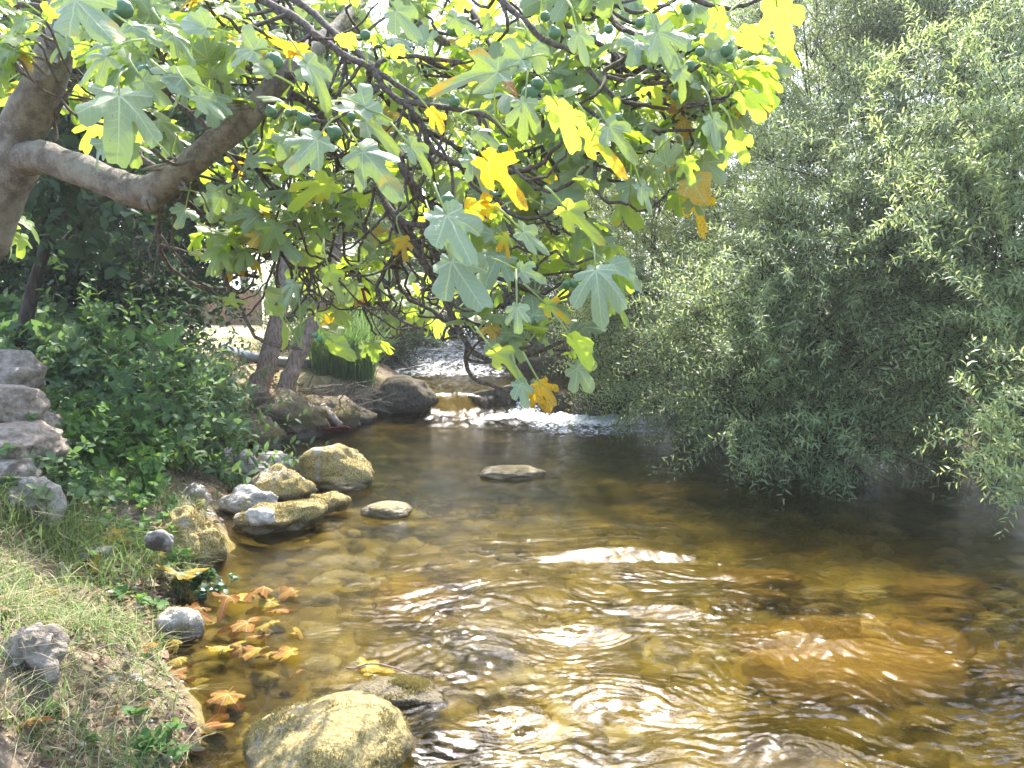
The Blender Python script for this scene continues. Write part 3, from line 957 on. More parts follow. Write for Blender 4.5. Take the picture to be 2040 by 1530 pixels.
# branches traced on the photograph: (pixel x, pixel y, metres ahead) ..., first and last width in pixels
BR = [
    ([(25, 295, 3.0), (75, 190, 2.95), (112, 95, 2.9), (128, 0, 2.9), (142, -110, 2.95), (190, -260, 3.1)], 86, 40),
    ([(20, 318, 2.98), (92, 316, 2.92), (170, 343, 2.86), (240, 372, 2.82), (298, 382, 2.78), (352, 348, 2.74), (430, 285, 2.7), (500, 226, 2.66), (552, 165, 2.64), (600, 118, 2.7), (640, 82, 2.8), (690, 40, 2.95), (735, -30, 3.2)], 66, 30),
    ([(298, 372, 2.79), (300, 398, 2.75), (296, 414, 2.73)], 46, 26),
    ([(560, 170, 2.66), (535, 142, 2.75), (480, 138, 2.85), (425, 145, 2.95), (380, 130, 3.0)], 20, 12),
    ([(500, -10, 2.7), (560, 20, 2.62), (602, 46, 2.56), (650, 84, 2.5), (690, 112, 2.46), (738, 138, 2.42), (790, 196, 2.4), (860, 212, 2.36), (940, 222, 2.3), (985, 240, 2.25), (1012, 272, 2.2)], 17, 10),
    ([(560, -15, 2.75), (610, 14, 2.7), (655, 55, 2.6), (700, 92, 2.5), (738, 132, 2.44), (790, 168, 2.4), (845, 205, 2.38)], 15, 11),
    ([(738, 138, 2.43), (734, 170, 2.5), (728, 205, 2.6), (722, 262, 2.7)], 12, 8),
    ([(742, 136, 2.42), (770, 116, 2.45), (802, 112, 2.5), (860, 117, 2.5), (922, 122, 2.5)], 10, 7),
    ([(545, 150, 2.66), (597, 152, 2.6), (640, 172, 2.62), (680, 202, 2.7), (720, 262, 2.8)], 18, 11),
    ([(575, 185, 2.7), (612, 205, 2.75), (640, 232, 2.8), (655, 262, 2.85)], 15, 10),
    ([(800, 200, 2.4), (822, 222, 2.38), (842, 256, 2.4), (862, 296, 2.42), (895, 320, 2.4), (935, 331, 2.36)], 12, 11),
    ([(722, 300, 2.75), (747, 360, 2.66), (772, 408, 2.6), (800, 440, 2.55), (840, 447, 2.5), (872, 436, 2.45), (894, 418, 2.4)], 14, 9),
    ([(795, 440, 2.56), (833, 497, 2.6), (868, 562, 2.62), (902, 631, 2.64), (930, 686, 2.62), (952, 708, 2.6), (985, 720, 2.55), (1030, 716, 2.5), (1094, 692, 2.45), (1125, 676, 2.4)], 15, 7),
    ([(930, 686, 2.62), (932, 735, 2.66), (960, 762, 2.6), (1030, 782, 2.5), (1050, 775, 2.46)], 9, 6),
    ([(790, 300, 2.6), (816, 360, 2.56), (850, 402, 2.6), (878, 428, 2.62), (900, 470, 2.7)], 17, 10),
    ([(988, -10, 2.5), (1042, 40, 2.45), (1080, 76, 2.42), (1115, 92, 2.4), (1145, 106, 2.38)], 13, 9),
    ([(1195, -15, 2.6), (1212, 25, 2.5), (1240, 56, 2.42), (1290, 82, 2.36), (1240, 118, 2.34), (1205, 148, 2.32), (1250, 160, 2.28), (1300, 165, 2.24), (1348, 158, 2.2), (1395, 128, 2.16)], 12, 8),
    ([(1205, 148, 2.32), (1262, 152, 2.36), (1310, 130, 2.36), (1340, 122, 2.34)], 8, 6),
    ([(1285, 82, 2.36), (1300, 110, 2.4), (1306, 128, 2.42)], 10, 5),
    ([(1360, -12, 2.2), (1422, 13, 2.18), (1472, 14, 2.15), (1520, -6, 2.1), (1552, 4, 2.06)], 10, 6),
    ([(1010, 345, 2.3), (1050, 336, 2.3), (1085, 320, 2.26), (1120, 280, 2.2)], 11, 7),
    ([(1045, 350, 2.4), (1065, 372, 2.36), (1098, 381, 2.3), (1136, 364, 2.25), (1174, 329, 2.2)], 9, 6),
    ([(1165, 290, 2.4), (1183, 322, 2.36), (1187, 370, 2.3), (1208, 402, 2.25), (1254, 405, 2.2)], 9, 6),
    ([(940, 350, 2.5), (981, 391, 2.46), (1029, 432, 2.42), (1080, 432, 2.36), (1116, 408, 2.3)], 10, 6),
    ([(1000, 415, 2.5), (1029, 474, 2.45), (1070, 504, 2.4), (1110, 500, 2.35)], 9, 6),
    ([(900, 500, 2.7), (960, 540, 2.6), (1000, 556, 2.55), (1040, 573, 2.5), (1091, 597, 2.4), (1130, 590, 2.34), (1150, 574, 2.3)], 10, 6),
    ([(320, 372, 2.8), (345, 378, 2.9), (408, 430, 3.0), (480, 436, 3.05), (549, 453, 3.1), (620, 482, 3.2), (690, 530, 3.3)], 15, 7),
    ([(334, 372, 2.85), (318, 440, 3.0), (322, 500, 3.1), (350, 542, 3.2), (395, 569, 3.25), (450, 576, 3.25)], 10, 6),
    ([(384, 345, 2.8), (405, 420, 2.9), (426, 480, 2.9), (450, 560, 2.9), (480, 617, 2.86), (508, 668, 2.8), (549, 688, 2.75), (600, 695, 2.7)], 10, 6),
    ([(430, 300, 2.75), (498, 326, 2.9), (546, 371, 3.0), (590, 392, 3.1), (640, 440, 3.2)], 11, 7),
    ([(540, 420, 3.0), (552, 480, 3.0), (576, 525, 2.95), (618, 535, 2.9), (655, 516, 2.85)], 8, 6),
    ([(660, 250, 2.85), (672, 330, 3.0), (684, 420, 3.1), (686, 510, 3.1), (720, 545, 3.1)], 8, 5),
    ([(830, 430, 2.7), (806, 480, 2.8), (766, 542, 2.85), (752, 576, 2.85), (766, 610, 2.85), (806, 641, 2.8), (850, 658, 2.75)], 10, 6),
    ([(780, 400, 2.75), (792, 480, 2.9), (793, 560, 2.95), (814, 594, 2.95), (862, 622, 2.9), (910, 648, 2.85), (972, 648, 2.8)], 10, 6),
    ([(850, 430, 2.6), (861, 480, 2.75), (881, 542, 2.8), (909, 610, 2.8), (945, 646, 2.78), (1000, 650, 2.7)], 10, 6),
    ([(-40, 60, 3.2), (40, 105, 3.1), (84, 132, 3.0)], 17, 17),
    ([(-40, 0, 3.3), (60, 10, 3.2), (140, 24, 3.1), (200, 42, 3.0), (250, 75, 2.9)], 11, 8),
    ([(300, 160, 2.8), (347, 200, 2.75), (425, 264, 2.72)], 11, 13),
    ([(255, 235, 2.9), (272, 275, 2.95), (280, 312, 2.95), (310, 335, 2.9)], 9, 12),
    ([(100, 170, 2.95), (150, 228, 2.9), (210, 245, 2.85), (235, 200, 2.7)], 7, 5),
    ([(158, 150, 2.95), (125, 205, 2.95), (110, 240, 3.0), (112, 282, 3.0)], 8, 9),
    ([(770, -20, 3.3), (830, 40, 3.2), (900, 90, 3.1), (980, 110, 3.0), (1060, 150, 2.9), (1120, 170, 2.8)], 22, 8),
    ([(900, -30, 3.2), (960, 50, 3.0), (972, 85, 2.95), (985, 120, 2.9)], 12, 6),
    ([(740, 170, 2.6), (790, 215, 2.7), (850, 260, 2.8), (930, 300, 2.85), (1010, 310, 2.8), (1080, 290, 2.7)], 11, 6),
    ([(1000, 190, 2.6), (1080, 200, 2.5), (1160, 215, 2.5), (1230, 260, 2.45), (1300, 262, 2.4), (1400, 258, 2.3)], 10, 6),
    ([(1150, 110, 2.5), (1220, 190, 2.45), (1290, 212, 2.4), (1360, 215, 2.3), (1440, 195, 2.2)], 10, 6),
    ([(1060, -10, 2.8), (1130, 50, 2.7), (1230, 110, 2.6), (1290, 185, 2.5), (1400, 240, 2.35)], 12, 6),
]
fig_base = np.array(at(-190, 760, 3.0))
fig_base[2] = float(height(fig_base[0], fig_base[1])) - 0.05
fig = empty("fig_tree", fig_base, "spreading fig tree with lobed leaves and round green figs leaning over the stream", "tree")
mb = MB()
tp_ = catmull([fig_base, at(-110, 600, 3.02), at(-48, 460, 3.02), at(12, 330, 3.0), at(28, 285, 3.0)], 10)
V, Fs = tube(tp_, np.interp(np.linspace(0, 1, len(tp_)), [0, 0.3, 0.8, 1], [0.16, 0.125, 0.11, 0.095]), 20, 0.10)
mb.add(V, Fs)
mb.build("trunk", M["fig_bark"], fig)

SK = []                    # skeleton points that twigs may start from: (branch, point, radius)
bmbs = []
for bi, (pts, w0, w1) in enumerate(BR):
    P = catmull([at(*q) for q in pts], 8)
    dist = (P - CAM) @ FWD
    big = w0 > 25
    if not big:
        s = np.arange(len(P))
        P = P + 0.006 * np.stack([vnoise(s * 0.45, bi * 3.3, k) for k in (0.5, 1.5, 2.5)], 1) * np.minimum(1, s / 4)[:, None]
    R = np.linspace(w0, w1, len(P)) * dist / F * 0.5
    if bi == 1:
        s = np.linspace(0, 1, len(P))
        R = R * (1 + 0.20 * np.exp(-((s - 0.32) / 0.05) ** 2)) * np.interp(s, [0, 0.6, 1], [1, 1.08, 0.9])
    if not big:
        R = R * (1 + 0.16 * np.maximum(vnoise(np.arange(len(P)) * 0.9, bi * 7.7, 0.3), 0))
    m = MB()
    V, Fs = tube(P, R, 18 if big else 8, 0.10 if big else 0.16)
    m.add(V, Fs)
    bmbs.append((m, big))
    for k in range(0 if bi > 1 else len(P) // 3, len(P)):
        SK.append((bi, P[k], R[k]))
SKP = np.array([s[1] for s in SK])
foliage = MB()
yellow = MB()


def nearest(C, reach=9):
    d = np.linalg.norm(SKP - C, axis=1) + 0.25 * np.maximum(0, SKP[:, 2] * -1 + C[2])
    i = int(np.argmin(d))
    return SK[i]


# single leaves that can be told apart: base pixel, tip pixel, metres, visible width / full width, +1 upper side or -1 under side towards the viewer, age, template
HERO = [
    (238, 189, 238, 318, 1.95, 1.0, 1, 0.10, 0), (214, 112, 112, 152, 1.95, 0.8, 1, 0.05, 3), (150, 0, 240, 92, 1.8, 0.65, 1, 0.26, 7),
    (365, 155, 278, 82, 2.0, 0.9, 1, 0.12, 4), (345, 155, 440, 196, 2.0, 0.75, 1, 0.12, 5), (285, 160, 350, 226, 2.0, 0.7, 1, 0.12, 7),
    (395, 190, 474, 250, 1.95, 0.5, 1, 0.05, 7), (262, 52, 338, 76, 2.1, 0.7, 1, 0.05, 4), (345, 70, 428, 138, 2.1, 0.7, 1, 0.08, 4),
    (412, 56, 325, 8, 2.0, 0.6, 1, 0.15, 5), (506, 100, 388, 62, 2.0, 0.6, 1, 0.08, 2), (490, 78, 430, 28, 2.05, 0.55, 1, 0.55, 2),
    (580, 100, 516, 30, 1.95, 0.6, -1, 0.62, 7), (590, 105, 612, 55, 2.0, 0.8, -1, 0.66, 4), (535, 145, 488, 104, 2.1, 0.7, 1, 0.1, 5),
    (632, 278, 548, 352, 1.9, 0.95, 1, 0.24, 6), (612, 128, 705, 222, 1.9, 0.6, 1, 0.12, 2), (196, 244, 150, 296, 3.2, 0.9, -1, 0.1, 3),
    (655, 365, 560, 392, 2.7, 0.7, -1, 0.25, 0), (788, 22, 848, 92, 2.0, 0.6, 1, 0.1, 7), (905, 35, 982, 62, 2.1, 0.7, 1, 0.08, 4),
    (992, 143, 852, 140, 1.9, 0.35, 1, 0.36, 2), (1040, 118, 920, 104, 1.95, 0.7, 1, 0.24, 2), (1046, 204, 1036, 288, 1.9, 1.1, 1, 0.02, 8),
    (1112, 212, 1182, 326, 1.95, 0.45, -1, 0.15, 7), (1180, 262, 1242, 358, 2.0, 0.35, -1, 0.45, 2), (858, 222, 905, 262, 2.3, 0.9, -1, 0.60, 0),
    (972, 322, 1064, 398, 1.95, 0.6, -1, 0.60, 2), (958, 422, 896, 345, 2.05, 0.55, -1, 0.52, 3), (985, 420, 950, 372, 2.05, 0.7, -1, 0.5, 4),
    (942, 318, 1004, 390, 2.0, 0.65, 1, 0.02, 4), (818, 292, 892, 352, 2.05, 0.6, 1, 0.05, 2), (722, 302, 812, 396, 1.95, 0.75, 1, 0.26, 4),
    (890, 428, 965, 550, 1.85, 0.85, 1, 0.02, 7), (728, 216, 612, 122, 1.95, 0.6, 1, 0.1, 2), (726, 212, 795, 214, 1.95, 0.8, 1, 0.08, 4),
    (728, 242, 812, 290, 2.05, 0.7, 1, 0.12, 2), (950, 262, 1008, 286, 2.1, 0.8, 1, 0.02, 4), (1062, 95, 1092, 148, 2.0, 0.9, 1, 0.02, 5),
    (1152, 66, 1182, 152, 1.95, 0.6, 1, 0.02, 7), (1212, 252, 1268, 312, 2.0, 0.6, 1, 0.04, 2), (1002, 470, 1022, 500, 2.3, 0.8, -1, 0.45, 3),
    (1130, 418, 1208, 474, 2.0, 0.45, -1, 0.28, 2), (1042, 462, 1132, 518, 2.0, 0.5, 1, 0.05, 7), (868, 448, 912, 512, 2.2, 0.7, 1, 0.05, 4),
    (1548, 14, 1576, 138, 1.75, 0.75, -1, 0.22, 7), (1310, 64, 1352, 142, 2.0, 0.7, 1, 0.02, 0), (1354, 142, 1374, 200, 2.0, 0.7, 1, 0.03, 2),
    (1484, 192, 1544, 250, 2.0, 0.75, -1, 0.2, 7), (1464, 272, 1496, 346, 2.0, 0.6, -1, 0.18, 7), (1420, 238, 1440, 312, 2.0, 0.65, 1, 0.05, 7),
    (1478, 66, 1528, 100, 2.1, 0.9, -1, 0.05, 5), (1430, 22, 1458, 80, 2.1, 0.8, -1, 0.05, 4), (1365, 322, 1382, 366, 2.1, 0.8, -1, 0.1, 4),
    (1278, 372, 1318, 448, 2.05, 0.4, 1, 0.06, 7), (1187, 538, 1200, 628, 1.9, 1.1, 1, 0.02, 8), (1220, 528, 1262, 540, 2.0, 0.8, 1, 0.02, 5),
    (1212, 560, 1190, 520, 2.1, 0.6, 1, 0.02, 4), (900, 520, 976, 640, 1.95, 0.65, 1, 0.05, 7), (1030, 612, 1032, 676, 1.9, 1.35, 1, 0.05, 1),
    (1140, 676, 1204, 734, 1.95, 0.55, -1, 0.15, 5), (664, 682, 720, 722, 2.2, 0.4, -1, 0.12, 5), (658, 540, 684, 602, 2.2, 0.6, -1, 0.26, 2),
    (988, 702, 1052, 746, 2.0, 0.5, -1, 0.14, 2), (1036, 766, 1056, 822, 2.0, 0.8, 1, 0.04, 7), (1076, 764, 1112, 806, 2.0, 0.8, -1, 0.62, 0),
    (1062, 782, 1090, 808, 2.05, 0.7, -1, 0.68, 4), (1038, 540, 1100, 548, 2.0, 0.9, 1, 0.02, 2), (1225, 600, 1256, 642, 2.1, 0.5, -1, 0.2, 2),
    (1088, 606, 1140, 632, 2.1, 0.6, -1, 0.4, 2), (1160, 360, 1205, 330, 2.3, 0.7, -1, 0.1, 3), (552, 625, 628, 668, 2.7, 0.5, -1, 0.22, 2),
    (585, 565, 572, 612, 2.7, 0.6, 1, 0.02, 3), (455, 600, 510, 590, 2.9, 0.5, -1, 0.25, 2), (800, 478, 812, 516, 2.5, 0.9, -1, 0.58, 3),
    (1010, 170, 1042, 182, 2.3, 0.5, 1, 0.95, 2), (700, 90, 668, 60, 2.4, 0.8, -1, 0.1, 5), (780, 105, 800, 70, 2.4, 0.8, -1, 0.08, 4)]
for (bx, by, tx, ty, d, wf, side, age, ti) in HERO:
    wf = min(wf, 1.0)
    d *= 0.94
    B = at(bx, by, d)
    Tp = at(tx, ty, d - 0.03)
    D0 = Tp - B
    # the blade lies in a plane of its own: upper sides face the viewer and the sky, under sides show where the leaf hangs over us
    tocam = nrm(CAM - B)
    Nd = tocam * 1.0 + np.array([0, 0, 0.66]) if side > 0 else -tocam * 0.75 + np.array([0, 0, 0.9])
    Nd = nrm(Nd + rng.normal(0, 0.16, 3) + np.array([1.0, 0, 0]) * (1 - wf) * rng.choice([-0.9, 0.9]))
    vd = -tocam
    den = vd @ Nd
    if abs(den) < 0.25:
        den = math.copysign(0.25, den)
    al = float(np.clip(-(D0 @ Nd) / den / np.linalg.norm(D0), -1.0, 1.0))
    D0 = D0 + vd * al * np.linalg.norm(D0)
    size = float(np.clip(np.linalg.norm(D0) * 0.70, 0.06, 0.155))
    D0 = nrm(D0)
    Nn = Nd
    tgt = yellow if age >= 0.42 else foliage
    put_fig_leaf(tgt, B, D0, Nn, size, age, ti, wf=0.38 + 0.47 * wf, thick=1.0 if side > 0 else 0.0, rnd=(0.35 + 0.3 * rng.random()) if side > 0 else 0.5 + 0.5 * rng.random())  # leaves showing their upper side get the painted sky-lit grey
    bi, bp, br = nearest(B)
    gap = np.linalg.norm(bp - B)
    up = np.array([0, 0, 0.05])
    if gap < 0.28:
        q = B - D0 * min(0.05, gap * 0.4) + up * 0.5
        put_petiole(foliage, [bp, (bp + q) / 2 + up * min(1, gap * 3), q, B])
    else:
        q = B - D0 * 0.045 + up * 0.3
        put_petiole(foliage, [q - D0 * 0.03 + np.array([0, 0.04, 0.01]), q, B])

# the rest of the crown: twigs from the branches, each with a fan of leaves
ZONES = [  # pixel box, depth range, clusters, chance of yellow
    (-60, 250, -30, 130, 2.3, 3.1, 20, 0.10), (200, 560, -30, 130, 2.2, 3.0, 24, 0.06), (250, 700, 60, 260, 2.3, 3.1, 24, 0.05),
    (330, 760, 240, 420, 2.6, 3.3, 27, 0.06), (420, 780, 400, 550, 2.7, 3.4, 25, 0.08), (560, 1150, -30, 120, 2.55, 3.3, 32, 0.05),
    (700, 1150, 100, 340, 2.5, 3.2, 32, 0.05), (1080, 1520, -40, 180, 2.2, 3.0, 44, 0.03), (1080, 1490, 130, 300, 2.2, 3.0, 28, 0.03),
    (740, 1120, 320, 490, 2.55, 3.2, 21, 0.08), (860, 1200, 440, 600, 2.3, 3.0, 18, 0.06), (900, 1160, 590, 700, 2.4, 3.0, 9, 0.12),
    (1150, 1400, 280, 400, 2.2, 2.7, 9, 0.06), (560, 740, 520, 640, 2.7, 3.3, 7, 0.12), (-80, 180, 120, 260, 3.2, 3.6, 9, 0.05), (-60, 60, 380, 480, 3.3, 3.8, 3, 0.05),
    (740, 1000, 540, 680, 3.2, 4.2, 12, 0.05)]
LIMB = np.concatenate([catmull([at(*q) for q in BR[b][0]], 8) for b in (0, 1)])
LPX, LPY, LPD = project(LIMB)
for (x0, x1, y0, y1, d0, d1, cnt, py_) in ZONES:
    for c in range(int(cnt * 0.82)):
        C = at(rng.uniform(x0, x1), rng.uniform(y0, y1), rng.uniform(d0, d1))
        bi, bp, br = nearest(C)
        v = C - bp
        g = np.linalg.norm(v)
        if g > 0.9:
            C = bp + v / g * rng.uniform(0.6, 0.95)
            v = C - bp
            g = np.linalg.norm(v)
        sag = np.array([rng.normal(0, 0.05), rng.normal(0, 0.05), -0.10 * g - 0.02])
        mid = bp + v * 0.5 + sag
        endd = nrm(v + np.array([0, 0, 0.35 * g]))
        tw_ = catmull([bp, bp + v * 0.22 + sag * 0.7, mid, C - endd * 0.03, C], 5)
        s = np.arange(len(tw_))
        tw_ = tw_ + 0.006 * np.stack([vnoise(s * 0.6, c * 1.7 + x0, k) for k in (0.5, 1.5, 2.5)], 1) * np.sin(np.linspace(0, math.pi, len(tw_)))[:, None]
        ra = min(br * 0.8, 0.0055 + 0.006 * g)
        V, Fs = tube(tw_, np.linspace(ra, 0.0042, len(tw_)) * (1 + 0.2 * np.maximum(vnoise(s * 1.3, c * 3.0, 0.2), 0)), 6, 0.12)
        bmbs[bi][0].add(V, Fs)
        nl = rng.integers(3, 8)
        ph0 = rng.uniform(0, 6.28)
        A = np.cross(endd, [0, 0, 1.0])
        A = nrm(A if np.linalg.norm(A) > 1e-3 else np.array([1.0, 0, 0]))
        Bv = np.cross(endd, A)
        for k in range(nl):
            ph = ph0 + k * 2.4
            rad = A * math.cos(ph) + Bv * math.sin(ph)
            pd = nrm(endd * rng.uniform(0.1, 0.8) + rad + np.array([0, 0, 0.15]))
            pl = rng.uniform(0.05, 0.10)
            o = tw_[-1 - (k // 2) if k // 2 < 4 else -1]
            pe = o + pd * pl
            D = nrm(pd * 0.75 + np.array([rng.normal(0, 0.25), rng.normal(0, 0.25) - 0.1, rng.uniform(-0.75, 0.05)]))
            N = nrm(np.array([rng.normal(0, 0.28), rng.normal(-0.12, 0.28), 1.0]))
            qx, qy, _d = project(pe)
            if 360 < qx < 560 and 520 < qy < 740 and rng.random() < 0.93:
                continue
            if 760 < qx < 965 and 640 < qy < 780:
                continue
            if _d < 2.95 and np.min(np.hypot(LPX - qx, LPY - qy)) < 62 and rng.random() < 0.85:
                continue
            grey = rng.random() < 0.3
            if grey:
                N = nrm(nrm(CAM - pe) * 0.8 + np.array([0, 0, 0.75]) + rng.normal(0, 0.2, 3))
            old = rng.random() < py_ * 0.6
            age = rng.uniform(0.5, 0.8) if old else rng.uniform(0.0, 0.26)
            size = rng.uniform(0.05, 0.10)
            put_petiole(foliage, [o, o + pd * pl * 0.5 + np.array([0, 0, 0.006]), pe])
            put_fig_leaf(yellow if old else foliage, pe, D, N, size * (1.08 if grey else 1.0), age, thick=0.9 if grey else 0.0)  # grey ones carry the painted sky-lit tone too
# bare drooping twigs that hang below the leaves
low = [k for k, s in enumerate(SK) if s[0] in (4, 5, 8, 9, 10, 11, 12, 14, 26, 27, 28, 29, 30, 31, 32, 33, 34)]
for c in range(130):
    bi, bp, br = SK[low[rng.integers(len(low))]]
    g = rng.uniform(0.2, 0.55)
    qx, qy, _d = project(bp)
    if qx > 1000 or qy > 540 or (330 < qx < 520 and qy > 380):
        continue
    h = np.array([rng.normal(0.1, 0.38), rng.normal(0, 0.4), 0.0])
    P = catmull([bp, bp + h * g * 0.3 + np.array([0, 0, -0.25 * g]), bp + h * g * 0.75 + np.array([0, 0, -0.5 * g]), bp + h * g * 1.15 + np.array([0, 0, -0.48 * g]), bp + h * g * 1.35 + np.array([0, 0, -0.36 * g])], 6)
    s = np.arange(len(P))
    P = P + 0.012 * np.stack([vnoise(s * 0.5, c * 1.9, k) for k in (0.5, 1.5, 2.5)], 1) * np.minimum(1, s / 4)[:, None]
    V, Fs = tube(P, np.linspace(min(br * 0.7, 0.0055), 0.0026, len(P)) * (1 + 0.25 * np.maximum(vnoise(s * 1.3, c * 3.0, 0.2), 0)), 6, 0.12)
    bmbs[bi][0].add(V, Fs)
for (m, big) in bmbs:
    m.build("branch", M["fig_bark"] if big else M["twig_bark"], fig)
foliage.build("foliage", M["fig_leaf"], fig)
yo = yellow.build("yellowed_foliage", M["fig_leaf"], fig)
yo["label"] = "yellow and brown spotted leaves"

# figs
v0, f0 = ICO[4]
zz = v0[:, 2]
fv = v0.copy()
fv[:, :2] *= (1 - 0.22 * sstep(0.3, 1.0, zz) - 0.06 * sstep(-0.7, -1, zz))[:, None]
fv[:, 2] = zz * 0.95 + 0.28 * sstep(0.75, 1.0, zz) - 0.06 * sstep(-0.9, -1.0, zz)
fv = fv * (1 + 0.018 * np.cos(np.arctan2(v0[:, 1], v0[:, 0]) * 9))[:, None]
FIGS = [(545, 123, 16), (247, 18, 16), (230, 32, 12), (287, 145, 13), (540, 222, 10), (606, 238, 12), (666, 266, 14), (728, 70, 9), (785, 5, 10), (900, 62, 9),
        (893, 401, 14), (906, 430, 14), (932, 303, 11), (905, 203, 10), (1055, 187, 14), (1070, 168, 12), (1086, 33, 9), (1105, 66, 11), (1213, 58, 8), (1180, 76, 8),
        (1368, 18, 10), (1322, 58, 10), (1395, 103, 9), (1448, 100, 11), (1455, 116, 7), (1374, 131, 9), (1128, 568, 8), (1144, 565, 8), (1228, 523, 10), (1038, 763, 8),
        (1062, 763, 6), (636, 676, 6), (628, 668, 5), (1126, 272, 10), (1152, 278, 8), (1002, 296, 9), (575, 225, 7), (587, 224, 6), (415, 40, 10), (985, 388, 6),
        (1276, 45, 9), (1345, 190, 8), (1230, 235, 8), (835, 310, 8), (700, 232, 8), (1420, 240, 8)]
fmesh = mesh_data("fig", fv, f0, None, True, M["fig_skin"])
for (px, py, r) in FIGS:
    c = at(px, py, 2.02)
    o = link("fig", fmesh, fig, Vector(c - fig_base))
    s = 1.15 * r * 2.02 / F
    o.scale = (s, s, s * rng.uniform(0.95, 1.15))
    bi, bp, br = nearest(c)
    o.rotation_euler = (rng.normal(0, 0.5), rng.normal(0, 0.5), rng.uniform(0, 6))

# ------------------------------------------------------------------ shoots with leaves
LANCE = (np.array([[0, 0, 0], [0.22, 0.36, 0.05], [0.22, -0.36, 0.05], [0.6, 0.42, 0.02], [0.6, -0.42, 0.02], [1, 0, -0.12]], float),
         np.array([[0, 2, 1], [1, 2, 4], [1, 4, 3], [3, 4, 5]]))
DIAMOND = (np.array([[0, 0, 0], [0.45, 0.5, 0.08], [1, 0, -0.05], [0.45, -0.5, 0.08]], float), np.array([[0, 2, 1], [0, 3, 2]]))
OVATE = (np.array([[0, 0, 0], [0.22, 0.40, 0.06], [0.22, -0.40, 0.06], [0.5, 0.48, 0.04], [0.5, -0.48, 0.04], [0.78, 0.28, -0.04], [0.78, -0.28, -0.04], [1, 0, -0.16],
                   [0.22, 0, -0.02], [0.5, 0, -0.04], [0.78, 0, -0.09]], float),
         np.array([[0, 8, 1], [0, 2, 8], [1, 8, 9], [1, 9, 3], [2, 4, 9], [2, 9, 8], [3, 9, 10], [3, 10, 5], [4, 6, 10], [4, 10, 9], [5, 10, 7], [6, 7, 10]]))


def put_leaves(mb, P, D, N, L, W, tpl, rnd):
    v, f = tpl
    D = nrm(D)
    N = nrm(N - D * (N * D).sum(-1, keepdims=True))
    S = np.cross(D, N)
    n, k = len(P), len(v)
    Q = P[:, None, :] + v[None, :, 0:1] * (L[:, None, None] * D[:, None, :]) + v[None, :, 1:2] * (W[:, None, None] * S[:, None, :]) + v[None, :, 2:3] * (L[:, None, None] * N[:, None, :])
    Fx = (f[None] + (np.arange(n) * k)[:, None, None]).reshape(-1, 3)
    mb.add(Q.reshape(-1, 3), Fx, rnd=np.repeat(rnd, k))


def shoots(lm, sm, O, D, L, nl, droop=0.3, ll=0.055, lw=0.012, spread=1.0, fw=0.55, tpl=LANCE, flat=False, stem=0.0035, young=0.0, bare=0.1, r=None, bend=0.12):
    """lm leaf mesh, sm stem mesh; O origins, D directions, L lengths; nl leaves on each shoot"""
    r = r or rng
    n = len(O)
    D = nrm(D)
    L = np.broadcast_to(np.asarray(L, float), (n,))
    side = nrm(r.normal(0, 1, (n, 3)))

    def pt(t):
        return O[:, None, :] + D[:, None, :] * (L[:, None] * t)[..., None] + (np.array([0, 0, -1.0]) * droop)[None, None] * (L[:, None] * t ** 2)[..., None] \
            + side[:, None, :] * (L[:, None] * bend * np.sin(t * 3.0))[..., None]
    t = np.linspace(bare, 1.0, nl)[None] + r.uniform(-0.4, 0.4, (n, nl)) / nl
    t = np.clip(t, 0.02, 1.0)
    P = pt(t)
    T = nrm(pt(np.clip(t + 0.03, 0, 1.2)) - P)
    A = nrm(np.cross(T, np.array([0.13, 0.07, 1.0])))
    B = np.cross(T, A)
    k = np.arange(nl)[None]
    ph = (k % 2) * math.pi + r.normal(0, 0.25, (n, nl)) if flat else k * 2.399 + r.uniform(0, 6.28, (n, 1))
    R = A * np.cos(ph)[..., None] + B * np.sin(ph)[..., None]
    LD = nrm(T * fw + R * spread + r.normal(0, 0.16, (n, nl, 3)))
    N = np.array([0, 0, 1.0]) + T * 0.5 + r.normal(0, 0.35, (n, nl, 3))
    sz = (1 - 0.55 * t ** 4) * (0.6 + 0.4 * np.minimum(1, t / 0.3)) * r.uniform(0.7, 1.15, (n, nl))
    rn = np.clip(r.uniform(0, 0.75, (n, 1)) + r.uniform(-0.15, 0.2, (n, nl)) + young * t ** 3, 0, 0.94)
    put_leaves(lm, P.reshape(-1, 3), LD.reshape(-1, 3), N.reshape(-1, 3), (sz * ll).ravel(), (sz * lw).ravel(), tpl, rn.ravel())
    if sm is not None:
        ts = np.linspace(0, 1, 5)[None] * np.ones((n, 1))
        C = pt(ts)
        w = (np.linspace(1.0, 0.35, 5) * stem)[None, :, None]
        Tt = nrm(np.gradient(C, axis=1))
        A = nrm(np.cross(Tt, np.array([0.3, 0.2, 1.0])))
        B = np.cross(Tt, A)
        ring = np.stack([C + A * w, C - A * w * 0.5 + B * w * 0.87, C - A * w * 0.5 - B * w * 0.87], 2)
        V = ring.reshape(-1, 3)
        i = (np.arange(n)[:, None, None] * 15 + np.arange(4)[None, :, None] * 3)
        j = np.arange(3)[None, None]
        j2 = (j + 1) % 3
        Fq = np.stack([i + j, i + j2, i + 3 + j2, i + 3 + j], -1).reshape(-1, 4)
        sm.add(V, Fq)
    return pt


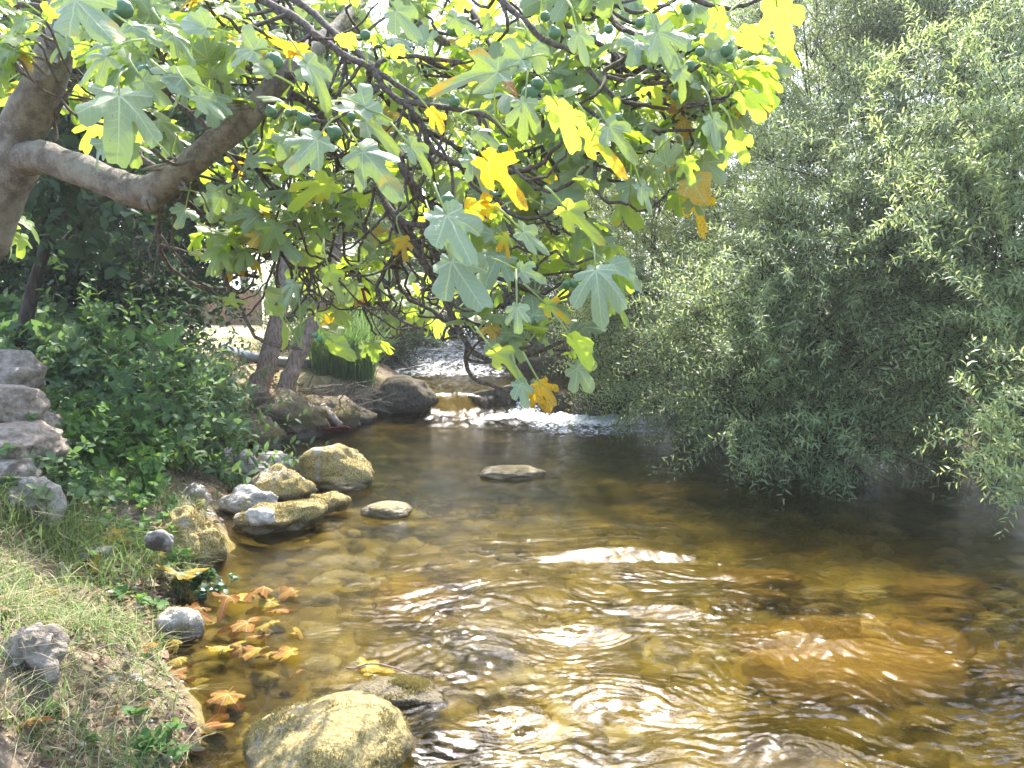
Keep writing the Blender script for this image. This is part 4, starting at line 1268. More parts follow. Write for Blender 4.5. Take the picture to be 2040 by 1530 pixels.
def blob_points(blobs, r, inner=0.45, up=0.35):
    """origins and outward directions for shoots in a crown made of (centre, radii, count) clumps"""
    O, D = [], []
    for c, rad, n in blobs:
        fan = max(1, min(10, n // 18))
        m_ = max(1, n // fan)
        n = m_ * fan
        d = np.repeat(nrm(r.normal(0, 1, (m_, 3))), fan, 0)
        k = np.repeat(r.uniform(inner ** 2, 1, m_) ** 0.5, fan)
        p = d * k[:, None] * (1 + 0.25 * fbm(d[:, 0] * 2 + c[0], d[:, 1] * 2 + c[1], d[:, 2] * 2 + c[2], 2))[:, None]
        O.append(np.asarray(c) + p * np.asarray(rad))
        D.append(nrm(nrm(d / np.asarray(rad)) + r.normal(0, 0.5, (n, 3)) + np.array([0, 0, up])))
    return np.vstack(O), np.vstack(D)


def stems(mb, base, tops, r0, r1, r, wob=0.06, lean=0.3):
    for tpt in tops:
        b = np.asarray(base) + r.normal(0, 0.10, 3) * np.array([1, 1, 0])
        v = np.asarray(tpt) - b
        m = b + v * 0.45 + np.array([r.normal(0, wob), r.normal(0, wob), lean * np.linalg.norm(v[:2])]) * 1.0
        C = catmull([b, b * 0.7 + m * 0.3 + r.normal(0, wob * 0.3, 3), m, tpt], 6)
        V, Fs = tube(C, np.linspace(r0, r1, len(C)) * r.uniform(0.7, 1.2), 7, 0.12)
        mb.add(V, Fs)


def G3(x, y, z=0.0):
    return np.array([x, y, float(height(x, y)) + z])


def shrub(name, base, blobs, label, cat, seed, leaf="willow", stem="dark_bark", L=(0.35, 0.8), nl=34, group=None, trunk_r=(0.05, 0.015), part="foliage", up=0.35, inner=0.45, extra=None, dens=1.0, **kw):
    r = np.random.default_rng(seed)
    root = empty(name, base, label, cat, group)
    lm, sm = MB(), MB()
    O, D = blob_points([(c, rad, int(n * dens)) for c, rad, n in blobs], r, inner, up)
    shoots(lm, sm, O, D, r.uniform(L[0], L[1], len(O)), nl, r=r, **kw)
    stems(sm, base, [np.asarray(c) + np.asarray(rad) * np.array([0, 0, 0.2]) for c, rad, n in blobs], trunk_r[0], trunk_r[1], r)
    for c, rad, n in blobs:                                  # limbs that show between the sprays
        for _ in range(3):
            dd = nrm(np.array([r.normal(-0.3, 0.6), -0.8, r.normal(0.5, 0.4)])) * np.asarray(rad) * r.uniform(0.8, 1.15)
            C = catmull([np.asarray(c) - np.array([0, 0, 0.5]) * np.asarray(rad), np.asarray(c) + dd * 0.4 + r.normal(0, 0.05, 3), np.asarray(c) + dd], 6)
            V, Fs = tube(C, np.linspace(0.011, 0.004, len(C)), 6, 0.1)
            sm.add(V, Fs)
    if extra:
        extra(lm, sm, r)
    lm.build(part, M[leaf], root)
    sm.build("stem", M[stem], root)
    return root


# ------------------------------------------------------------------ the willows on the right bank
WG = "willow bushes along the right bank"


def skirt(points, n, dirs, L, **kw):
    def f(lm, sm, r):
        for p, d in zip(points, dirs):
            O = np.asarray(p) + r.normal(0, 1, (n, 3)) * np.array([0.22, 0.22, 0.14])
            shoots(lm, sm, O, nrm(np.asarray(d) + r.normal(0, 0.3, (n, 3))), r.uniform(L * 0.6, L, n), 34, r=r, **kw)
    return f


def A(px, py, d):
    return at(px, py, d)


shrub("willow_bush", G3(4.3, 7.6), [
    (A(1640, 560, 6.6), (0.75, 0.7, 0.7), 420), (A(1600, 740, 6.4), (0.55, 0.6, 0.5), 330), (A(1800, 620, 6.6), (0.8, 0.8, 0.75), 360),
    (A(1690, 380, 6.9), (0.85, 0.8, 0.8), 420), (A(1480, 640, 7.0), (0.5, 0.6, 0.55), 260), (A(1640, 880, 6.1), (0.50, 0.40, 0.18), 260), (A(1500, 800, 6.4), (0.28, 0.35, 0.30), 120)],
    "broad grey green willow bush whose lowest branches hang into the water", "bush", 101, group=WG, dens=1.25, L=(0.45, 0.95), droop=0.32, young=0.3, ll=0.084, lw=0.0155)
shrub("willow_bush", G3(3.9, 9.6), [
    (A(1330, 700, 8.8), (0.70, 0.7, 0.75), 420), (A(1390, 540, 8.9), (0.85, 0.8, 0.85), 460), (A(1300, 480, 9.4), (0.8, 0.8, 0.9), 420), (A(1400, 770, 8.2), (0.6, 0.5, 0.28), 260),
    (A(1450, 400, 9.0), (0.9, 0.9, 0.9), 420), (A(1270, 610, 9.2), (0.5, 0.6, 0.5), 220)],
    "sunlit willow bush leaning over the cascade", "bush", 102, group=WG, leaf="willow_young_sunlit", dens=1.3, L=(0.45, 0.9), droop=0.3, young=0.35, nl=30, ll=0.082, lw=0.0155)  # paler leaf colour paints in the sun on this bush
shrub("willow_bush", G3(4.6, 5.6), [
    (A(1960, 520, 5.6), (0.7, 0.7, 0.8), 380), (A(2080, 640, 5.2), (0.7, 0.7, 0.7), 240), (A(1950, 300, 5.9), (0.8, 0.8, 0.8), 380), (A(2060, 420, 5.4), (0.7, 0.7, 0.8), 200), (A(1900, 760, 6.6), (0.6, 0.6, 0.3), 160)],
    "dark willow bush at the right edge above the shaded water", "bush", 103, group=WG, dens=1.5, droop=0.2, young=0.2, ll=0.080, lw=0.0160)
shrub("willow_bush", G3(5.2, 8.6), [
    (A(1760, 180, 7.6), (1.0, 0.9, 1.0), 480), (A(1940, 110, 7.0), (1.0, 0.9, 1.0), 420), (A(1620, 120, 8.2), (1.0, 0.9, 1.0), 440), (A(1850, -60, 7.6), (1.1, 0.9, 1.0), 300), (A(1980, -100, 6.8), (1.0, 0.9, 0.9), 200),
    (A(1700, -40, 8.4), (1.0, 0.9, 0.9), 240)],
    "tallest willow, filling the upper right corner with upright yellow green shoots", "bush", 104, group=WG, dens=1.5, droop=0.05, up=0.8, young=0.4, L=(0.5, 1.0), ll=0.084, lw=0.0155)
shrub("willow_bush", G3(4.6, 12.0), [
    (A(1500, 260, 11.0), (1.2, 1.1, 1.3), 480), (A(1380, 330, 11.5), (1.1, 1.1, 1.2), 420), (A(1270, 330, 12.0), (1.0, 1.0, 1.3), 340), (A(1540, 110, 11.0), (1.2, 1.1, 1.1), 320), (A(1240, 440, 12.0), (0.8, 0.9, 0.9), 240)],
    "pale yellow green willow behind the outermost fig leaves", "bush", 105, group=WG, leaf="willow_young_sunlit", dens=1.4, droop=0.1, up=0.7, young=0.3, nl=26, L=(0.5, 1.0), ll=0.075, lw=0.018)
shrub("willow_bush", G3(2.4, 13.5), [
    (A(1130, 640, 12.5), (0.8, 0.8, 0.6), 260), (A(1200, 680, 11.2), (0.7, 0.7, 0.5), 260), (A(1060, 590, 14), (0.9, 0.9, 0.7), 260), (A(1150, 540, 13.0), (1.0, 0.9, 0.7), 240), (A(1220, 740, 10.6), (0.4, 0.4, 0.3), 140)],
    "shaded willow bush low over the dark water above the cascade", "bush", 106, group=WG, leaf="shade", droop=0.3, nl=26, ll=0.075, lw=0.018)


def shoot_px(name, label, specs, leaf, seed, group=None, ll=0.06, lw=0.013, nl=44, stemr=0.004, cat="branch"):
    """long separate shoots traced on the photo: each (list of (px, py, d)) gets leaves along its curve"""
    r = np.random.default_rng(seed)
    lm, sm = MB(), MB()
    base = None
    for pts in specs:
        C = catmull([at(*q) for q in pts], 12)
        base = C[0] if base is None else base
        V, Fs = tube(C, np.linspace(stemr, stemr * 0.4, len(C)), 5)
        sm.add(V, Fs)
        seg = np.linalg.norm(np.diff(C, axis=0), axis=1).sum()
        n = int(nl * seg / 0.8)
        t = np.linspace(0.08, 1, n)
        i = np.clip((t * (len(C) - 1)).astype(int), 0, len(C) - 2)
        fr_ = (t * (len(C) - 1) - i)[:, None]
        P = C[i] * (1 - fr_) + C[i + 1] * fr_
        T = nrm(C[i + 1] - C[i])
        Aa = nrm(np.cross(T, [0.1, 0.2, 1.0]))
        B = np.cross(T, Aa)
        ph = np.arange(n) * 2.4
        R = Aa * np.cos(ph)[:, None] + B * np.sin(ph)[:, None]
        D = nrm(T * 0.6 + R + r.normal(0, 0.15, (n, 3)))
        N = T * 0.6 + np.array([0, 0, 0.8]) + r.normal(0, 0.3, (n, 3))
        sz = r.uniform(0.7, 1.1, n) * (1 - 0.5 * t ** 5)
        put_leaves(lm, P, D, N, sz * ll, sz * lw, LANCE, np.clip(0.25 + 0.55 * t ** 2 + r.uniform(-0.2, 0.2, n), 0, 0.94))
        # side twigs
        m = max(2, int(seg / 0.10))
        ti = r.uniform(0.15, 0.85, m)
        j = (ti * (len(C) - 1)).astype(int)
        Tj = nrm(C[np.minimum(j + 1, len(C) - 1)] - C[j])
        shoots(lm, sm, C[j], nrm(Tj + r.normal(0, 0.6, (m, 3)) + np.array([0, 0, 0.15])), r.uniform(0.10, 0.30, m), 14, 0.1, ll * 0.9, lw * 0.9, r=r, stem=stemr * 0.5, young=0.3)
    return lm, sm, base


lm, sm, b = shoot_px("", "", [
    [(2080, 760, 4.6), (1990, 640, 4.5), (1900, 545, 4.4), (1800, 440, 4.35), (1715, 318, 4.3)],
    [(2060, 700, 4.7), (1990, 420, 4.6), (1950, 330, 4.6), (1870, 205, 4.6)], [(2090, 500, 4.8), (2040, 330, 4.8), (1985, 170, 4.8), (1935, 120, 4.8)],
    [(2000, 470, 4.6), (1860, 410, 4.5), (1780, 430, 4.4), (1690, 500, 4.35)], [(2060, 420, 5.0), (1900, 190, 5.0), (1960, 10, 5.0)],
    [(1900, 420, 5.0), (1740, 230, 5.0), (1780, 110, 5.0), (1960, 20, 5.0)], [(1960, 520, 4.6), (1840, 360, 4.6), (1760, 325, 4.6)]], "willow_young_sunlit", 201, ll=0.072, lw=0.016, nl=52)
r0 = empty("willow_branch", b, "long arching willow shoots with fresh tips standing clear of the dark right hand bush", "branch", WG)
lm.build("foliage", M["willow_young_sunlit"], r0)
sm.build("stem", M["stem_green"], r0)
lm, sm, b = shoot_px("", "", [
    [(2090, 1010, 3.9), (2030, 960, 3.85), (1960, 905, 3.8), (1890, 868, 3.75), (1822, 900, 3.7)], [(2100, 930, 3.9), (2020, 880, 3.85), (1960, 820, 3.8), (1920, 770, 3.8), (1900, 752, 3.8)],
    [(2100, 860, 3.9), (2040, 800, 3.9), (1990, 760, 3.9), (1985, 712, 3.9)], [(2090, 960, 3.9), (2010, 950, 3.8), (1960, 950, 3.8), (1990, 1000, 3.8)],
    [(2120, 1000, 4.0), (2050, 920, 3.95), (2000, 890, 3.9), (1930, 905, 3.85)], [(2110, 820, 3.9), (2060, 740, 3.9), (2030, 705, 3.9), (1975, 700, 3.9)],
    [(2110, 900, 4.0), (2060, 860, 3.95), (1995, 830, 3.9), (1950, 840, 3.85)], [(2120, 760, 4.1), (2050, 780, 4.0), (1990, 800, 3.95), (1940, 860, 3.9)],
    [(2120, 1040, 3.9), (2060, 960, 3.8), (2000, 930, 3.75), (1950, 930, 3.7)],
    [(2130, 940, 4.0), (2070, 880, 3.9), (2045, 850, 3.9), (2010, 860, 3.9)], [(2110, 1000, 3.9), (2040, 985, 3.8), (2005, 975, 3.75), (1995, 1005, 3.72)]], "willow_young_sunlit", 202, ll=0.068, lw=0.016, nl=56)
r0 = empty("willow_branch", b, "nearest bright willow spray reaching in over the water from the right edge", "branch", WG)
lm.build("foliage", M["willow_young_sunlit"], r0)
sm.build("stem", M["stem_green"], r0)
lm, sm, b = shoot_px("", "", [
    [(1640, 830, 6.0), (1560, 780, 5.8), (1500, 740, 5.7), (1440, 700, 5.6), (1425, 670, 5.6)], [(1640, 900, 6.0), (1560, 900, 5.7), (1500, 920, 5.6), (1510, 945, 5.55)],
    [(1700, 860, 6.0), (1780, 860, 5.7), (1850, 860, 5.6), (1815, 790, 5.5)], [(1660, 860, 6.0), (1690, 920, 5.7), (1640, 950, 5.6), (1650, 962, 5.6)],
    [(1620, 820, 6.0), (1580, 740, 5.8), (1530, 690, 5.7), (1525, 668, 5.7)], [(1720, 820, 6.0), (1730, 760, 5.8), (1725, 720, 5.8), (1750, 680, 5.8)],
    [(1680, 880, 6.0), (1730, 920, 5.7), (1750, 950, 5.6)], [(1600, 860, 6.0), (1540, 840, 5.7), (1460, 850, 5.6), (1465, 900, 5.55)]], "willow_young_sunlit", 203, ll=0.065, lw=0.016)
r0 = empty("willow_branch", b, "willow spray with drooping tips just above the water in front of the broad bush", "branch", WG)
lm.build("foliage", M["willow"], r0)
sm.build("stem", M["stem_green"], r0)

# ------------------------------------------------------------------ trees and bushes behind


def tree(name, base, top, blobs, label, seed, leaf="far", r0=0.14, cat="tree", group=None, limbs=True, **kw):
    r = np.random.default_rng(seed)
    root = empty(name, base, label, cat, group)
    lm, sm = MB(), MB()
    O, D = blob_points(blobs, r, kw.pop("inner", 0.5), kw.pop("up", 0.2))
    nl = kw.pop("nl", 14)
    L = kw.pop("L", (0.5, 1.0))
    shoots(lm, sm, O, D, r.uniform(L[0], L[1], len(O)), nl, r=r, **kw)
    C = catmull([base, np.asarray(base) * 0.5 + np.asarray(top) * 0.5 + r.normal(0, 0.12, 3), top], 8)
    V, Fs = tube(C, np.linspace(r0, r0 * 0.45, len(C)), 10, 0.12)
    tm = MB()
    tm.add(V, Fs)
    stems(tm, np.asarray(base) * 0.35 + np.asarray(top) * 0.65, [c for c, _, _ in blobs], r0 * 0.4, r0 * 0.1, r, 0.15, 0.1)
    lm.build("crown", M[leaf], root)
    sm.build("twigs", M["dark_bark"], root)
    tm.build("trunk", M["dark_bark"], root)
    return root


TG = "trees beyond the stream"
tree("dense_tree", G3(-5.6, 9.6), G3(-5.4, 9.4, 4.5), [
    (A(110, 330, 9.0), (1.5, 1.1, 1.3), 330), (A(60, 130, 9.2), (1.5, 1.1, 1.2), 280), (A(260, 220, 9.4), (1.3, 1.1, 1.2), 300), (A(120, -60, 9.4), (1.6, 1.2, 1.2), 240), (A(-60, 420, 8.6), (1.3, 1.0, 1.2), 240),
    (A(330, 400, 9.6), (1.0, 1.0, 0.9), 260), (A(430, 110, 8.8), (1.3, 1.0, 0.9), 260), (A(620, 130, 9.0), (1.0, 0.9, 0.8), 170)],  # last two clumps added out of sight to shade the bank bushes
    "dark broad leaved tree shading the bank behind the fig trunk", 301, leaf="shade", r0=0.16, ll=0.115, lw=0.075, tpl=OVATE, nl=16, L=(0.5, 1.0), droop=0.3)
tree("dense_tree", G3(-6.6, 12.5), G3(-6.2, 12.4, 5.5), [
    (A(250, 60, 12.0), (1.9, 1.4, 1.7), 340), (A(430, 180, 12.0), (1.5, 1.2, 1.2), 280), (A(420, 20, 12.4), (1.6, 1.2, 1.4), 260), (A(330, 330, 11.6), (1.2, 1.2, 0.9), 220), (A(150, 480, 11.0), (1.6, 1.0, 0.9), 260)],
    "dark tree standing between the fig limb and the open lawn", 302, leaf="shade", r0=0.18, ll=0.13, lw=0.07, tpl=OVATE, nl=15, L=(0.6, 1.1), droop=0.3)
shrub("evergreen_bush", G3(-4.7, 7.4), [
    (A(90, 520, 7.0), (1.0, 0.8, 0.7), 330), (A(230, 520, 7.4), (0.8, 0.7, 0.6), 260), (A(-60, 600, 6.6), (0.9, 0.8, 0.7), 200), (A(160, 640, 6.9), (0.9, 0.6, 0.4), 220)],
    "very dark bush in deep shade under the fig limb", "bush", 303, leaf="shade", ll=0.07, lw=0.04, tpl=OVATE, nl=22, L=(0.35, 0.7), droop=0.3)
hs = []
r1 = np.random.default_rng(5)
b0 = G3(-4.2, 8.3)
for i in range(9):
    x0 = r1.uniform(190, 320)
    C = catmull([at(x0, 690, 7.8), at(x0 + r1.normal(0, 14), 560, 7.8), at(x0 + r1.normal(10, 26), 440, 7.8), at(x0 + r1.normal(10, 60), 340, 7.8)], 6)
    C[0, 2] = float(height(C[0, 0], C[0, 1])) - 0.05
    V, Fs = tube(C, np.linspace(0.045, 0.02, len(C)) * r1.uniform(0.5, 1.1), 8, 0.12)
    m = MB()
    m.add(V, Fs)
    hs.append(m)
er = empty("hazel_stool", b0, "cluster of thin dark upright stems in the shade left of the lawn", "shrub")
for m in hs:
    m.build("stem", M["dark_bark"], er)
lm = MB()
O, D = blob_points([(A(290, 420, 7.8), (0.7, 0.5, 0.6), 120), (A(330, 540, 7.6), (0.45, 0.4, 0.35), 70)], r1)
shoots(lm, None, O, D, 0.6, 16, ll=0.09, lw=0.055, tpl=OVATE, r=r1)
lm.build("foliage", M["shade"], er)

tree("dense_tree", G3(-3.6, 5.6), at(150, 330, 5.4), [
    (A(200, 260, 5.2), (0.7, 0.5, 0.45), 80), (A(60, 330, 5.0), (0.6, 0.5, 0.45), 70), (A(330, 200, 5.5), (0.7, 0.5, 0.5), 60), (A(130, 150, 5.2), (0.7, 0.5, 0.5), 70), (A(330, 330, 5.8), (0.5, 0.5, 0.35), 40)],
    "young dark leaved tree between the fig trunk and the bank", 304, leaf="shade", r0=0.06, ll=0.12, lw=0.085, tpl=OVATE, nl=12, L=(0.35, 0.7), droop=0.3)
# behind the lawn, the tunnel of trees over the upper stream, and the far trees
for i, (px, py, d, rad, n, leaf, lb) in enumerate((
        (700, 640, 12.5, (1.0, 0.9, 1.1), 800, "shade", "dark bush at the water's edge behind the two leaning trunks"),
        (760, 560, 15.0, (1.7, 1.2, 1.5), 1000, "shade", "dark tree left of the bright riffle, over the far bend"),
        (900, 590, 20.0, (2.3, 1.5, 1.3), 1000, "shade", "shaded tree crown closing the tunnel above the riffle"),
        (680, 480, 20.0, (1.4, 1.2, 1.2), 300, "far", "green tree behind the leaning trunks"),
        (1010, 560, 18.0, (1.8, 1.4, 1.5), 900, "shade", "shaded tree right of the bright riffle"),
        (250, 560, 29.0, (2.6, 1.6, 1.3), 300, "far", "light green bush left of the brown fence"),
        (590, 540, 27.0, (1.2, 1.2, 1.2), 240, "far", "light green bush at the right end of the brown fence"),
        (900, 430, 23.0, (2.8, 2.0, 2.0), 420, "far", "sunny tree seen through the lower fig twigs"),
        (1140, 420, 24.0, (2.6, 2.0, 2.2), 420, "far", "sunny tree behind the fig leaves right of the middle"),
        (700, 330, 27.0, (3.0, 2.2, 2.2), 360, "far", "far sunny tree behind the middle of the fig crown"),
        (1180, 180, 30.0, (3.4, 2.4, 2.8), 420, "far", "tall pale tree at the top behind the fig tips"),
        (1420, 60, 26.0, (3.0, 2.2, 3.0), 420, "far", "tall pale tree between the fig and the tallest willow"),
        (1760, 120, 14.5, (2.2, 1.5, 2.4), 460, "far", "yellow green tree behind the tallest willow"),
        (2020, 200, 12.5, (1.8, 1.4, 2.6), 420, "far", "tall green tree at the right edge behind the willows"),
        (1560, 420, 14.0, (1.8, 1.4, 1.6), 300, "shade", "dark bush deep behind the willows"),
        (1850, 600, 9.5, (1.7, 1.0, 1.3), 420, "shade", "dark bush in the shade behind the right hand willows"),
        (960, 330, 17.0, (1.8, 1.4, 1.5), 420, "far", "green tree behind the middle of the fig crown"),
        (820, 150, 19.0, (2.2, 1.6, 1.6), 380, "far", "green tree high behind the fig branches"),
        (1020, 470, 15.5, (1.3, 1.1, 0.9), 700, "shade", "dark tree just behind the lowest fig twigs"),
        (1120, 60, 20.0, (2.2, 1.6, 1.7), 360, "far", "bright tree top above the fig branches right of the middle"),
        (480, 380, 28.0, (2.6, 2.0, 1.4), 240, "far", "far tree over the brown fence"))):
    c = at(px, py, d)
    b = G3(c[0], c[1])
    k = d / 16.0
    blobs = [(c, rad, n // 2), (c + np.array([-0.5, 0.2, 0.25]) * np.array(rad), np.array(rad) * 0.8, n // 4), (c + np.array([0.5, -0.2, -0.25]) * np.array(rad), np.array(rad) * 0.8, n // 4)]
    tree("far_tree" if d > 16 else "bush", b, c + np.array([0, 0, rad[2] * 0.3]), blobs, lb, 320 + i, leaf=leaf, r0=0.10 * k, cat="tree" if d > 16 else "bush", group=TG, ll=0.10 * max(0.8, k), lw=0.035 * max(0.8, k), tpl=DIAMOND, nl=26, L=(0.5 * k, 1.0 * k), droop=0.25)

tree("added_shade_tree", G3(3.2, 10.8), at(1150, 330, 9.8), [
    (A(1060, 300, 9.2), (1.3, 1.0, 0.7), 340), (A(860, 270, 9.4), (1.1, 1.0, 0.6), 280), (A(1150, 150, 9.6), (1.3, 1.0, 0.8), 300), (A(960, 150, 9.8), (1.3, 1.0, 0.7), 280)],  # crown added behind the fig for dappled shade on the water
    "leafy tree added behind the fig leaves to shade the pool", 360, leaf="far", r0=0.09, ll=0.085, lw=0.045, tpl=OVATE, nl=14, L=(0.5, 1.0), droop=0.3)
tree("added_shade_tree", G3(-3.2, 16.0), at(720, 330, 15.6), [
    (A(720, 300, 15.5), (0.8, 1.1, 1.0), 330), (A(1060, 400, 15.0), (0.9, 1.0, 0.8), 320), (A(690, 420, 15.0), (0.7, 1.0, 0.8), 260), (A(740, 530, 13.5), (0.7, 0.8, 0.6), 320)],  # mostly unseen crown, added to keep sun off the dark bush
    "dark tree added behind the fig to shade the dark bush", 361, leaf="shade", r0=0.12, ll=0.10, lw=0.055, tpl=OVATE, nl=14, L=(0.5, 1.0), droop=0.3, group=TG)
# two leaning trunks by the water
for (pts, w0, w1, lb, sd) in (
        ([(508, 790, 8.9), (530, 730, 8.9), (548, 660, 8.9), (562, 580, 8.95), (572, 500, 9.0), (570, 400, 9.1)], 42, 22, "smooth brown trunk nearly upright beside the water left of its leaning twin", 401),
        ([(560, 800, 8.8), (580, 742, 8.8), (606, 680, 8.85), (636, 610, 8.9), (660, 540, 9.0), (700, 420, 9.2)], 38, 20, "rough barked trunk leaning right over the water", 402)):
    P = catmull([at(*q) for q in pts], 8)
    b = P[0].copy()
    b[2] = min(b[2], float(height(b[0], b[1]))) - 0.05
    P[0] = b
    d = (P - CAM) @ FWD
    root = empty("slender_tree", b, lb, "tree", "two trunks on the left bank")
    m = MB()
    R = np.linspace(w0, w1, len(P)) * d / F * 0.5
    R[:4] *= np.array([1.5, 1.3, 1.15, 1.05])
    V, Fs = tube(P, R, 14, 0.2)
    m.add(V, Fs)
    m.build("trunk", M["trunk_bark"], root)
    r = np.random.default_rng(sd)
    lm, sm = MB(), MB()
    top = P[-1]
    O, D = blob_points([(top + np.array([0, 0, 0.5]), (0.9, 0.9, 0.7), 130), (top + np.array([-0.3, 0.2, 1.2]), (0.9, 0.9, 0.7), 110)], r)
    shoots(lm, sm, O, D, 0.6, 20, ll=0.08, lw=0.025, r=r)
    stems(sm, top - np.array([0, 0, 0.3]), O[::25], 0.03, 0.006, r)
    lm.build("crown", M["far"], root)
    sm.build("limb", M["dark_bark"], root)

# ------------------------------------------------------------------ fence, hose and driftwood
tfn = NT("reed_screen")
pf = tfn.pos(obj=True)
wv = tfn.n("TexWave", wave_type='BANDS', bands_direction='X')
wv.inputs["Scale"].default_value = 22
wv.inputs["Distortion"].default_value = 1.5
tfn.l(pf, wv.inputs[0])
nn_ = tfn.noise(pf, 3, 4)
cf = tfn.mix(wv.outputs[1], (0.20, 0.115, 0.055), (0.33, 0.20, 0.10))
cf = tfn.mix(tfn.math('MULTIPLY', nn_, 0.5), cf, (0.24, 0.14, 0.08))
M["reed"] = tfn.done(tfn.bsdf(cf, 0.9, tfn.bump(wv.outputs[1], 0.6, 0.01), spec=0.1))
M["wire"] = bark_mat("wire", (0.10, 0.10, 0.09), (0.16, 0.16, 0.15), 10, 0.1)
fa, fb = at(330, 640, 23.0), at(522, 634, 22.0)
fz = min(fa[2], fb[2]) - 0.1
fl = np.linalg.norm((fb - fa)[:2])
fence = empty("reed_fence", (fa[0], fa[1], fz), "low brown reed screen fence with wire mesh beyond the dry lawn", "fence")
fence.rotation_euler = (0, 0, math.atan2(fb[1] - fa[1], fb[0] - fa[0]))


def local_box(x0, x1, y0, y1, z0, z1):
    v = np.array([[x, y, z] for x in (x0, x1) for y in (y0, y1) for z in (z0, z1)])
    return v, np.array([[0, 1, 3, 2], [4, 6, 7, 5], [0, 4, 5, 1], [2, 3, 7, 6], [0, 2, 6, 4], [1, 5, 7, 3]])


nx_ = 70
xs = np.linspace(0, fl, nx_)
th = 1.02 + 0.03 * vnoise(xs * 5, 0.5)
v = np.concatenate([np.stack([xs, 0.015 * vnoise(xs * 8, 2.0) + o_, z_], 1) for o_ in (0.0, 0.03) for z_ in (np.zeros(nx_), th)])
i = np.arange(nx_ - 1)
fq = []
for a0, b0_ in ((0, nx_), (3 * nx_, 2 * nx_), (nx_, 3 * nx_)):
    fq.append(np.stack([a0 + i, a0 + i + 1, b0_ + i + 1, b0_ + i], -1))
link("panel", mesh_data("panel", v, fq, None, False, M["reed"]), fence)
for xx in (0.06, fl * 0.35, fl * 0.68, fl - 0.06):
    vv, ff = tube(np.array([[xx, -0.03, -0.15], [xx, -0.03, 0.5], [xx, -0.03, 1.12]]), 0.022, 8)
    link("post", mesh_data("post", vv, ff, None, True, M["wire"]), fence)
mm = MB()
for k in np.arange(-1.1, fl, 0.11):
    for sgn in (1, -1):
        a0, a1 = (k, k + 1.0) if sgn > 0 else (k + 1.0, k)
        P0, P1 = np.array([a0, -0.022, 0.02]), np.array([a1, -0.022, 1.0])
        t0 = np.clip((0 - P0[0]) / (P1[0] - P0[0]), 0, 1) if P1[0] != P0[0] else 0
        t1 = np.clip((fl - P0[0]) / (P1[0] - P0[0]), 0, 1)
        q0, q1 = P0 + (P1 - P0) * min(t0, t1) if sgn > 0 else P0 + (P1 - P0) * min(t0, t1), P0 + (P1 - P0) * max(t0, t1)
        if np.linalg.norm(q1 - q0) < 0.05:
            continue
        vv, ff = tube(np.array([q0, (q0 + q1) / 2, q1]), 0.0035, 4)
        mm.add(vv, ff)
link("wire_mesh", mm.data("wire_mesh", M["wire"]), fence)

th_ = NT("hose")
M["hose"] = th_.done(th_.bsdf((0.17, 0.18, 0.20), 0.4, spec=0.5))
hp = [ground_at(a, b) + np.array([0, 0, 0.055]) for a, b in ((445, 694), (462, 706), (490, 716), (530, 726), (580, 731), (650, 736))]
V, Fs = tube(catmull(hp, 8), 0.062, 12, 0.02)
tag(link("hose", mesh_data("hose", V - hp[0], Fs, None, True, M["hose"]), loc=hp[0]), "stout grey hose lying across the dry lawn behind the trunks", "hose")
dw = [at(640, 812, 8.6), at(658, 826, 8.5), at(668, 838, 8.45), at(680, 848, 8.4)]
V, Fs = tube(catmull(dw, 6), np.linspace(0.055, 0.03, 19), 10, 0.3)
tag(link("driftwood", mesh_data("driftwood", V - dw[0], Fs, None, True, M["drift_wood"]), loc=dw[0]), "weathered piece of driftwood slanting into the water beside the dark low rock", "driftwood")

# ------------------------------------------------------------------ bank plants
BG = "bushes on the left bank"


def bank_bush(name, label, boxes, seed, leaf, ll, lw, L, nl, tpl=OVATE, up=1.0, flat=False, droop=0.35, cat="bush", **kw):
    """shoots that rise from the bank; boxes: (pixel x0, x1, metres y0, y1, count)"""
    r = np.random.default_rng(seed)
    Os = []
    for (x0, x1, d0, d1, n) in boxes:
        d = r.uniform(d0, d1, n)
        px = r.uniform(x0, x1, n)
        x = (px - 1020) / F * d
        y = d
        Os.append(np.stack([x, y, height(x, y) + r.uniform(-0.02, kw.get("lift", 0.0) + 0.001, n)], 1))
    kw.pop("lift", None)
    O = np.vstack(Os)
    b = O.mean(0)
    b[2] = float(height(b[0], b[1]))
    root = empty(name, b, label, cat, BG)
    lm, sm = MB(), MB()
    D = nrm(r.normal(0, 0.42, (len(O), 3)) + np.array([0.12, -0.18, up]))
    shoots(lm, sm, O, D, r.uniform(L[0], L[1], len(O)), nl, droop, ll, lw, tpl=tpl, flat=flat, r=r, **kw)
    lm.build("foliage", M[leaf], root)
    sm.build("stem", M["stem_green"], root)
    return root


bank_bush("bramble_bush", "dark green bramble thicket arching along the shaded bank behind the stone heap", [(0, 200, 5.6, 7.4, 150), (90, 300, 5.6, 7.2, 120)], 501, "bramble", 0.115, 0.080, (0.7, 1.4), 26, droop=0.55)
bank_bush("leafy_shrub", "dense bushy green shrub in front of the brambles reaching the white stones", [(215, 410, 5.4, 6.6, 190), (240, 370, 6.4, 7.4, 90)], 502, "bramble", 0.12, 0.046, (0.55, 1.25), 26, tpl=LANCE, droop=0.28)
bank_bush("bramble_bush", "low leafy bramble between the stone heap and the grey slab", [(110, 300, 4.3, 5.4, 190), (60, 190, 4.2, 4.9, 60)], 503, "herb", 0.075, 0.046, (0.25, 0.65), 16, droop=0.4)
bank_bush("bramble_bush", "trailing bramble in shade at the top of the stone heap", [(-30, 150, 4.9, 5.8, 120)], 504, "bramble", 0.07, 0.048, (0.5, 0.95), 22, droop=0.6)
